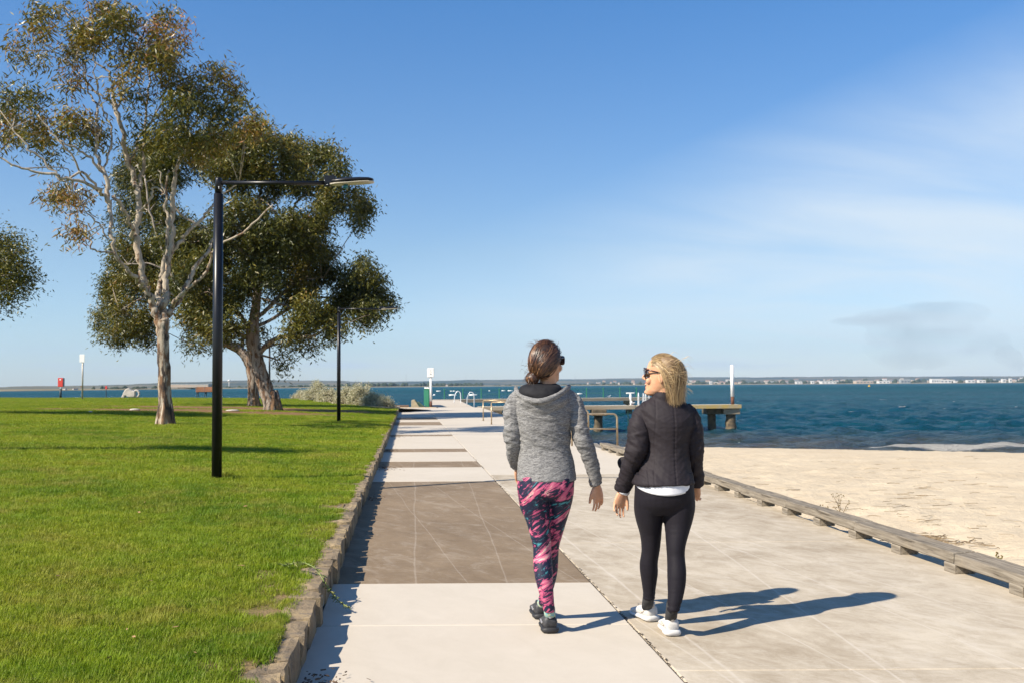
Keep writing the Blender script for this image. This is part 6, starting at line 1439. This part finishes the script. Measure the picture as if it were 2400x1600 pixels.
aL = T2(1535, 1170, dB + .12); put('sock', MB().tube([aL + Vector((0, 0, .02)), (hl2.x - .022, hl2.y + .045, .085)], [.036, .035], 16), M_SOCKB, wb_)
shoe(wb_, (hr.x, hr.y, 0), math.radians(2), .262, .106, M_SH_W, M_SOLE_W, accent=M_ACCW)
shoe(wb_, (hl2.x + .010, hl2.y, .0), math.radians(20), .262, .104, M_SH_W, M_SOLE_W, accent=M_ACCW)
# blonde hair
HC = np.array(HC_B[:]); M_HAIRB = hairmat('blonde_hair', [(0, (.05, .03, .016)), (.30, (.16, .10, .05)), (.6, (.34, .23, .11)), (1, (.60, .44, .24))]); M_HAIRB2 = simple('blonde_base', (.24, .16, .085), (.16, .10, .055), 40, .6)
capm = MB(); rr = []
for z, w_, yf, yb in HEAD[2:]:
    if z < -.07: continue
    yf2 = yf - .010 if z > .085 else (yf * .60 if z > .06 else (yf * .30 if z > .03 else -.008)); w2 = w_ + .006; yb2 = yb - .010; c_ = (yf2 + yb2) / 2; h_ = (yf2 - yb2) / 2
    rr.append([Wb((w2 * math.cos(a), c_ + h_ * math.sin(a), z + (.006 if z > .05 else 0))) for a in np.linspace(0, 2 * PI, 25)[:-1]])
capm.rings(rr); solid('hair', capm, .006, M_HAIRB2, wb_, 3)
rg = random.Random(9); paths = []; TON = []
rx_, ry_, rz_ = .084, .110, .130; Mi = Mb.inverted()
def pushout(p, lay):
    l_ = Mi @ (Vector(p) - HC_B); v_ = Vector((l_.x / rx_, (l_.y + .004) / ry_, l_.z / rz_)); r_ = v_.length
    if r_ < lay and l_.z > -.125:
        v_ = v_ / max(r_, 1e-6) * lay; l_ = Vector((v_.x * rx_, v_.y * ry_ - .004, v_.z * rz_)); return HC_B + Mb @ l_
    return Vector(p)
def neckout(p):
    c_ = T1(1672, 560, dB); d_ = Vector((p.x - c_.x, p.y - c_.y, 0))
    if p.z < c_.z + .05 and d_.length < .070: d_ = d_.normalized() * .072 if d_.length > 1e-5 else Vector((0, -.072, 0)); return Vector((c_.x + d_.x, c_.y + d_.y, p.z))
    return p
for i in range(4600):
    u_ = rg.random(); side_ = rg.uniform(-1, 1)               # u: 0 roots at forehead top .. 1 roots low behind the ear; side: +1 near (camera) side
    # root on the skull in head coordinates: x>0 is her right... the near side is her left (x<0 turned)
    a = rg.uniform(-1.25, 1.25); el = rg.uniform(.15, 1.5); yv = math.cos(el) * math.cos(a)
    s_ = Vector((math.cos(el) * math.sin(a), rg.choice((1, 1, -1)) * yv * .9, math.sin(el))).normalized()
    if s_.y > .62 and s_.z < .72: continue
    if s_.y > .18 and s_.z < .42: continue
    root_ = HC_B + Mb @ Vector((s_.x * rx_, s_.y * ry_ - .004, s_.z * rz_))
    # hair is blown back (to the right in the photograph) and falls to below the shoulder line
    back_ = (1 - s_.y) / 2; h_ = s_.z; t_ = min(1, max(-.05, .18 + .40 * h_ + .38 * back_ + rg.gauss(0, .13)))
    ex = 1655 + (1862 - 1655) * t_ + rg.gauss(0, 8); ey = 650 - 20 * abs(t_ - .4) + rg.gauss(0, 16) - (30 if t_ > .8 else 0) * rg.random()
    if rg.random() < .25: ey -= rg.uniform(0, 110); ex += rg.uniform(-10, 18)
    dy_ = -.085 * (s_.x < 0) * 0 + (-.115 + .16 * rg.random()) if rg.random() < .75 else rg.uniform(-.11, .06)
    end_ = T1(ex, ey, dB + dy_)
    rad_ = Mb @ Vector((s_.x, s_.y, s_.z)); m1 = root_ + rad_ * .012 + (Vector((.065, -.02, -.0)) + Vector((0, rg.gauss(0, .02), 0))); m2 = end_.lerp(root_, .38); m2.x = max(m2.x, end_.x - .01) * .6 + m2.x * .4 + .004 * h_; m2.y = end_.y - .012
    lay = 1.02 + .05 * rg.random() ** 2; pts = []
    wv_, wa_ = rg.random() * 6, rg.uniform(.0005, .002)
    for t in np.linspace(0, 1, 13):
        p = root_ * (1 - t) ** 3 + m1 * 3 * t * (1 - t) ** 2 + m2 * 3 * t * t * (1 - t) + end_ * t ** 3; p = p + Vector((math.sin(t * 8 + wv_) * wa_, 0, 0)); p = neckout(pushout(p, lay)); pts.append(np.array(p[:]))
    paths.append((pts, rg.uniform(.0008, .0019))); TON.append(min(1, max(0, rg.gauss(.52 + .12 * (1 - h_), .22))))
for i in range(60):
    p0 = T1(rg.uniform(1620, 1860), rg.uniform(200, 560), dB - .10); a = rg.gauss(0, .5); pts = [p0, p0 + Vector((.03, -.005, .012 + .02 * a)), p0 + Vector((.06, 0, -.01 + .03 * a))]
    p0b = [pushout(q_, 1.1) for q_ in pts]; paths.append(([q_[:] for q_ in spline([q_[:] for q_ in p0b], 4)], .0009)); TON.append(.8)
strands('hair_strands', paths, M_HAIRB, wb_)
# parts of parts are modelled in place: bring them back to the person's own origin
for root in (wa, wb_):
    for ch in root.children:
        if ch.name.startswith('sunglasses'):
            for g in ch.children: g.data.transform(Matrix.Translation(-root.matrix_basis.translation))
# ------------------------------------------------------------------ far town and towers
def fmat(n, c): 
    q = NB(n); return q.fin(c, .8, spec=.1)
TM = [fmat('pale_wall', (.50, .46, .40)), fmat('white_wall', (.60, .59, .56)), fmat('cream_wall', (.42, .34, .26)), fmat('grey_wall', (.26, .28, .28))]; M_TROOF = fmat('far_roof', (.26, .17, .14)); M_TWIN = fmat('far_window', (.08, .10, .12))
def far_building(px_, base_py, wpx, hpx, mat, label, group, roof='flat', d=None, wins=0):
    d = d or float(shore_d(px_)) * 1.012; k_ = d / F; p = P(px_, base_py, d); e = empty('building', (p.x, p.y, p.z), label, 'building', group)
    w_, h_ = wpx * k_, hpx * k_
    MB().box((0, 0, h_ / 2 - 1.5), (w_, w_ * .5 + 4, h_ + 3)).build('wall', mat, e)
    if roof == 'gable':
        m = MB(); y_ = (w_ * .5 + 4) / 2 * 1.05; m.add([(-w_ * .53, -y_, h_), (w_ * .53, -y_, h_), (w_ * .53, y_, h_), (-w_ * .53, y_, h_), (-w_ * .45, 0, h_ * 1.55), (w_ * .45, 0, h_ * 1.55)], [(0, 1, 5, 4), (2, 3, 4, 5), (0, 4, 3), (1, 2, 5), (3, 2, 1, 0)]); m.build('roof', M_TROOF, e)
    else: MB().box((0, 0, h_ + .3 * k_ * 1.2), (w_ * 1.02, w_ * .5 + 4.4, .6 * k_ * 1.2)).build('roof', TM[1], e)
    for i in range(wins): MB().box((-w_ / 2 + w_ * (i + .5) / wins, -(w_ * .25 + 2.06), h_ * .5), (w_ / wins * .5, .3, h_ * .35)).build('window', M_TWIN, e)
    return e
G_T = 'pale buildings of the town across the bay'
def shpy(px_): 
    d = float(shore_d(px_)) * 1.012
    r = ray(px_, 900); lo, hi = 860, 940
    for _ in range(30):
        m = (lo + hi) / 2
        if P(px_, m, d).z > SEA + 1.5: lo = m
        else: hi = m
    return (lo + hi) / 2
for (px_, wpx, hpx, lab, w_) in ((2192, 22, 9, 'largest white industrial building across the bay', 4), (2214, 26, 7, 'long white shed joined on the right of the largest building across the bay', 3), (2023, 40, 5.5, 'long cream warehouse across the bay, left of the yellow buoy', 5), (1940, 34, 5, 'long pale warehouse across the bay in the middle of the town', 4), (1872, 14, 5, 'pale block across the bay right of the white marker post', 2), (1904, 7, 6, 'small white block across the bay', 1), (2120, 22, 8, 'greenish grey block with a flat top across the bay', 3), (2274, 18, 6, 'white shed across the bay right of the largest building', 2), (2300, 16, 6, 'pale shed second from the right end of the town', 2), (2352, 9, 8, 'narrow white tower block across the bay near the right edge', 1), (2368, 6, 9, 'thin white tower block at the right edge of the town', 1), (2070, 26, 5, 'low pale sheds across the bay behind the yellow buoy', 3), (1666, 6, 7, 'white block across the bay close to the blonde woman', 1)):
    far_building(px_, shpy(px_), wpx, hpx, TM[3] if 'grey' in lab else (TM[2] if 'cream' in lab else TM[1]), lab, G_T, 'flat', wins=w_)
rgn = random.Random(77)
for i in range(120):
    px_ = rgn.uniform(1600, 2420) if i < 105 else rgn.uniform(1360, 1600); d = float(shore_d(px_)) * rgn.uniform(1.02, 1.5); up = (d / float(shore_d(px_)) - 1.0) / .5
    far_building(px_, shpy(px_) - up * rgn.uniform(4, 9) - .3, rgn.uniform(3, 11), rgn.uniform(1.6, 3.2), TM[rgn.choice((0, 0, 1, 2, 2, 3))], 'small pale building among the trees of the town across the bay', 'small buildings of the town across the bay', rgn.choice(('gable', 'gable', 'flat')), d)
for (px_, wpx) in ((176, 5), (173, 3), (180, 3), (152, 6)):
    far_building(px_, shpy(px_), wpx, 1.8, TM[1], 'tiny white farm building on the far left shore', 'tiny buildings on the far left shore', 'gable')
far_building(448, shpy(448) - 6, 96, 2.6, TM[2], 'long low flat-roofed shed on the far shore behind the bench', None, 'flat')
far_building(1047, shpy(1047) - .5, 5, 2.2, TM[0], 'small white house on the far shore just right of the notice board', None, 'gable')
# water tower
d = float(shore_d(537)) * 1.05; k_ = d / F; p = P(537, shpy(537), d); e = empty('water_tower', tuple(p), 'white ball-topped water tower on the far shore', 'tower')
MB().cyl((0, 0, -2), .9 * k_, 16 * k_, 10, .7 * k_).build('column', TM[1], e, True); MB().ball((0, 0, 17 * k_), (3.6 * k_, 3.6 * k_, 2.6 * k_), 14, 10).build('tank', TM[1], e, True); MB().box((2 * k_, 0, .6 * k_), (5 * k_, 6, 1.6 * k_)).build('shed', TM[1], e)
for i, (px_, h_) in enumerate(((952, 30), (816, 18), (1092, 24), (1348, 26))):
    d = float(shore_d(px_)) * 1.3; k_ = d / F; p = P(px_, shpy(px_), d); e = empty('mast', tuple(p), ['thin lattice mast behind the notice board', 'thin mast on the far shore above the grey shrubs', 'thin mast on the far shore just right of the notice board', 'thin mast on the far shore behind the woman in grey'][i], 'mast')
    MB().cyl((0, 0, 0), .35 * k_, h_ * k_, 4, .12 * k_).build('shaft', TM[3], e); MB().box((0, 0, h_ * .85 * k_), (2.2 * k_, .3, .25 * k_)).build('crossarm', TM[3], e)

# ------------------------------------------------------------------ smoke over the town
def volume_mat(name, col, dens, build=None):
    m = bpy.data.materials.new(name); m.use_nodes = True; t = m.node_tree; t.nodes.clear(); o = t.nodes.new('ShaderNodeOutputMaterial'); v = t.nodes.new('ShaderNodeVolumePrincipled'); t.links.new(v.outputs[0], o.inputs['Volume'])
    v.inputs['Color'].default_value = (*col, 1); v.inputs['Density'].default_value = dens; v.inputs['Anisotropy'].default_value = .2
    return m, t, v
mS, tS, vS = volume_mat('smoke', (.30, .30, .34), .001)
tcS = tS.nodes.new('ShaderNodeNewGeometry'); mpS = tS.nodes.new('ShaderNodeMapping'); mpS.inputs['Scale'].default_value = (.0035, .0035, .008); tS.links.new(tcS.outputs['Position'], mpS.inputs[0])
nS = tS.nodes.new('ShaderNodeTexNoise'); nS.inputs['Scale'].default_value = 1.0; nS.inputs['Detail'].default_value = 4; tS.links.new(mpS.outputs[0], nS.inputs['Vector'])
m1S = tS.nodes.new('ShaderNodeMath'); m1S.operation = 'SUBTRACT'; m1S.inputs[1].default_value = .33; tS.links.new(nS.outputs[0], m1S.inputs[0])
m2S = tS.nodes.new('ShaderNodeMath'); m2S.operation = 'MULTIPLY'; m2S.use_clamp = True; m2S.inputs[1].default_value = .0036; tS.links.new(m1S.outputs[0], m2S.inputs[0]); tS.links.new(m2S.outputs[0], vS.inputs['Density'])
sm_ = MB(); dS = 4700; kS = dS / F
for (a_, b_, rx_, rz_) in ((2385, 852, 26, 22), (2362, 832, 32, 28), (2335, 806, 38, 34), (2300, 800, 40, 40), (2240, 812, 50, 44), (2180, 830, 55, 36), (2100, 790, 75, 44), (2090, 745, 90, 22), (2060, 752, 120, 12), (2180, 738, 110, 30), (2230, 735, 90, 30), (2170, 780, 110, 36), (2388, 850, 18, 26), (2372, 835, 18, 24), (2110, 840, 60, 30), (2080, 820, 60, 26)):
    sm_.ball(P(a_, b_, dS + random.uniform(-60, 60)), (rx_ * kS, rx_ * kS * .8, rz_ * kS), 16, 10)
t_me = sm_.mesh('smoke_raw'); t_o = bpy.data.objects.new('tmp_smoke', t_me); COL.objects.link(t_o); r_m = t_o.modifiers.new('r', 'REMESH'); r_m.mode = 'VOXEL'; r_m.voxel_size = 14
dg = bpy.context.evaluated_depsgraph_get(); dg.update(); s_me = bpy.data.meshes.new_from_object(t_o.evaluated_get(dg)); bpy.data.objects.remove(t_o); s_me.materials.clear()
tag(link('smoke', s_me, mS), 'thin grey smoke drifting over the far town', None, None, 'stuff')
# ------------------------------------------------------------------ air over the bay
hz_top = 420.0
mH, tH, vH = volume_mat('haze_air', (.55, .76, 1.0), 5.0e-5)
hb = MB().box((0, 5200, (hz_top - 4.0) / 2), (17000, 10900, hz_top + 4.0 )); ho = hb.build('haze', mH); tag(ho, 'thin blue sea haze over the whole bay', None, None, 'stuff')
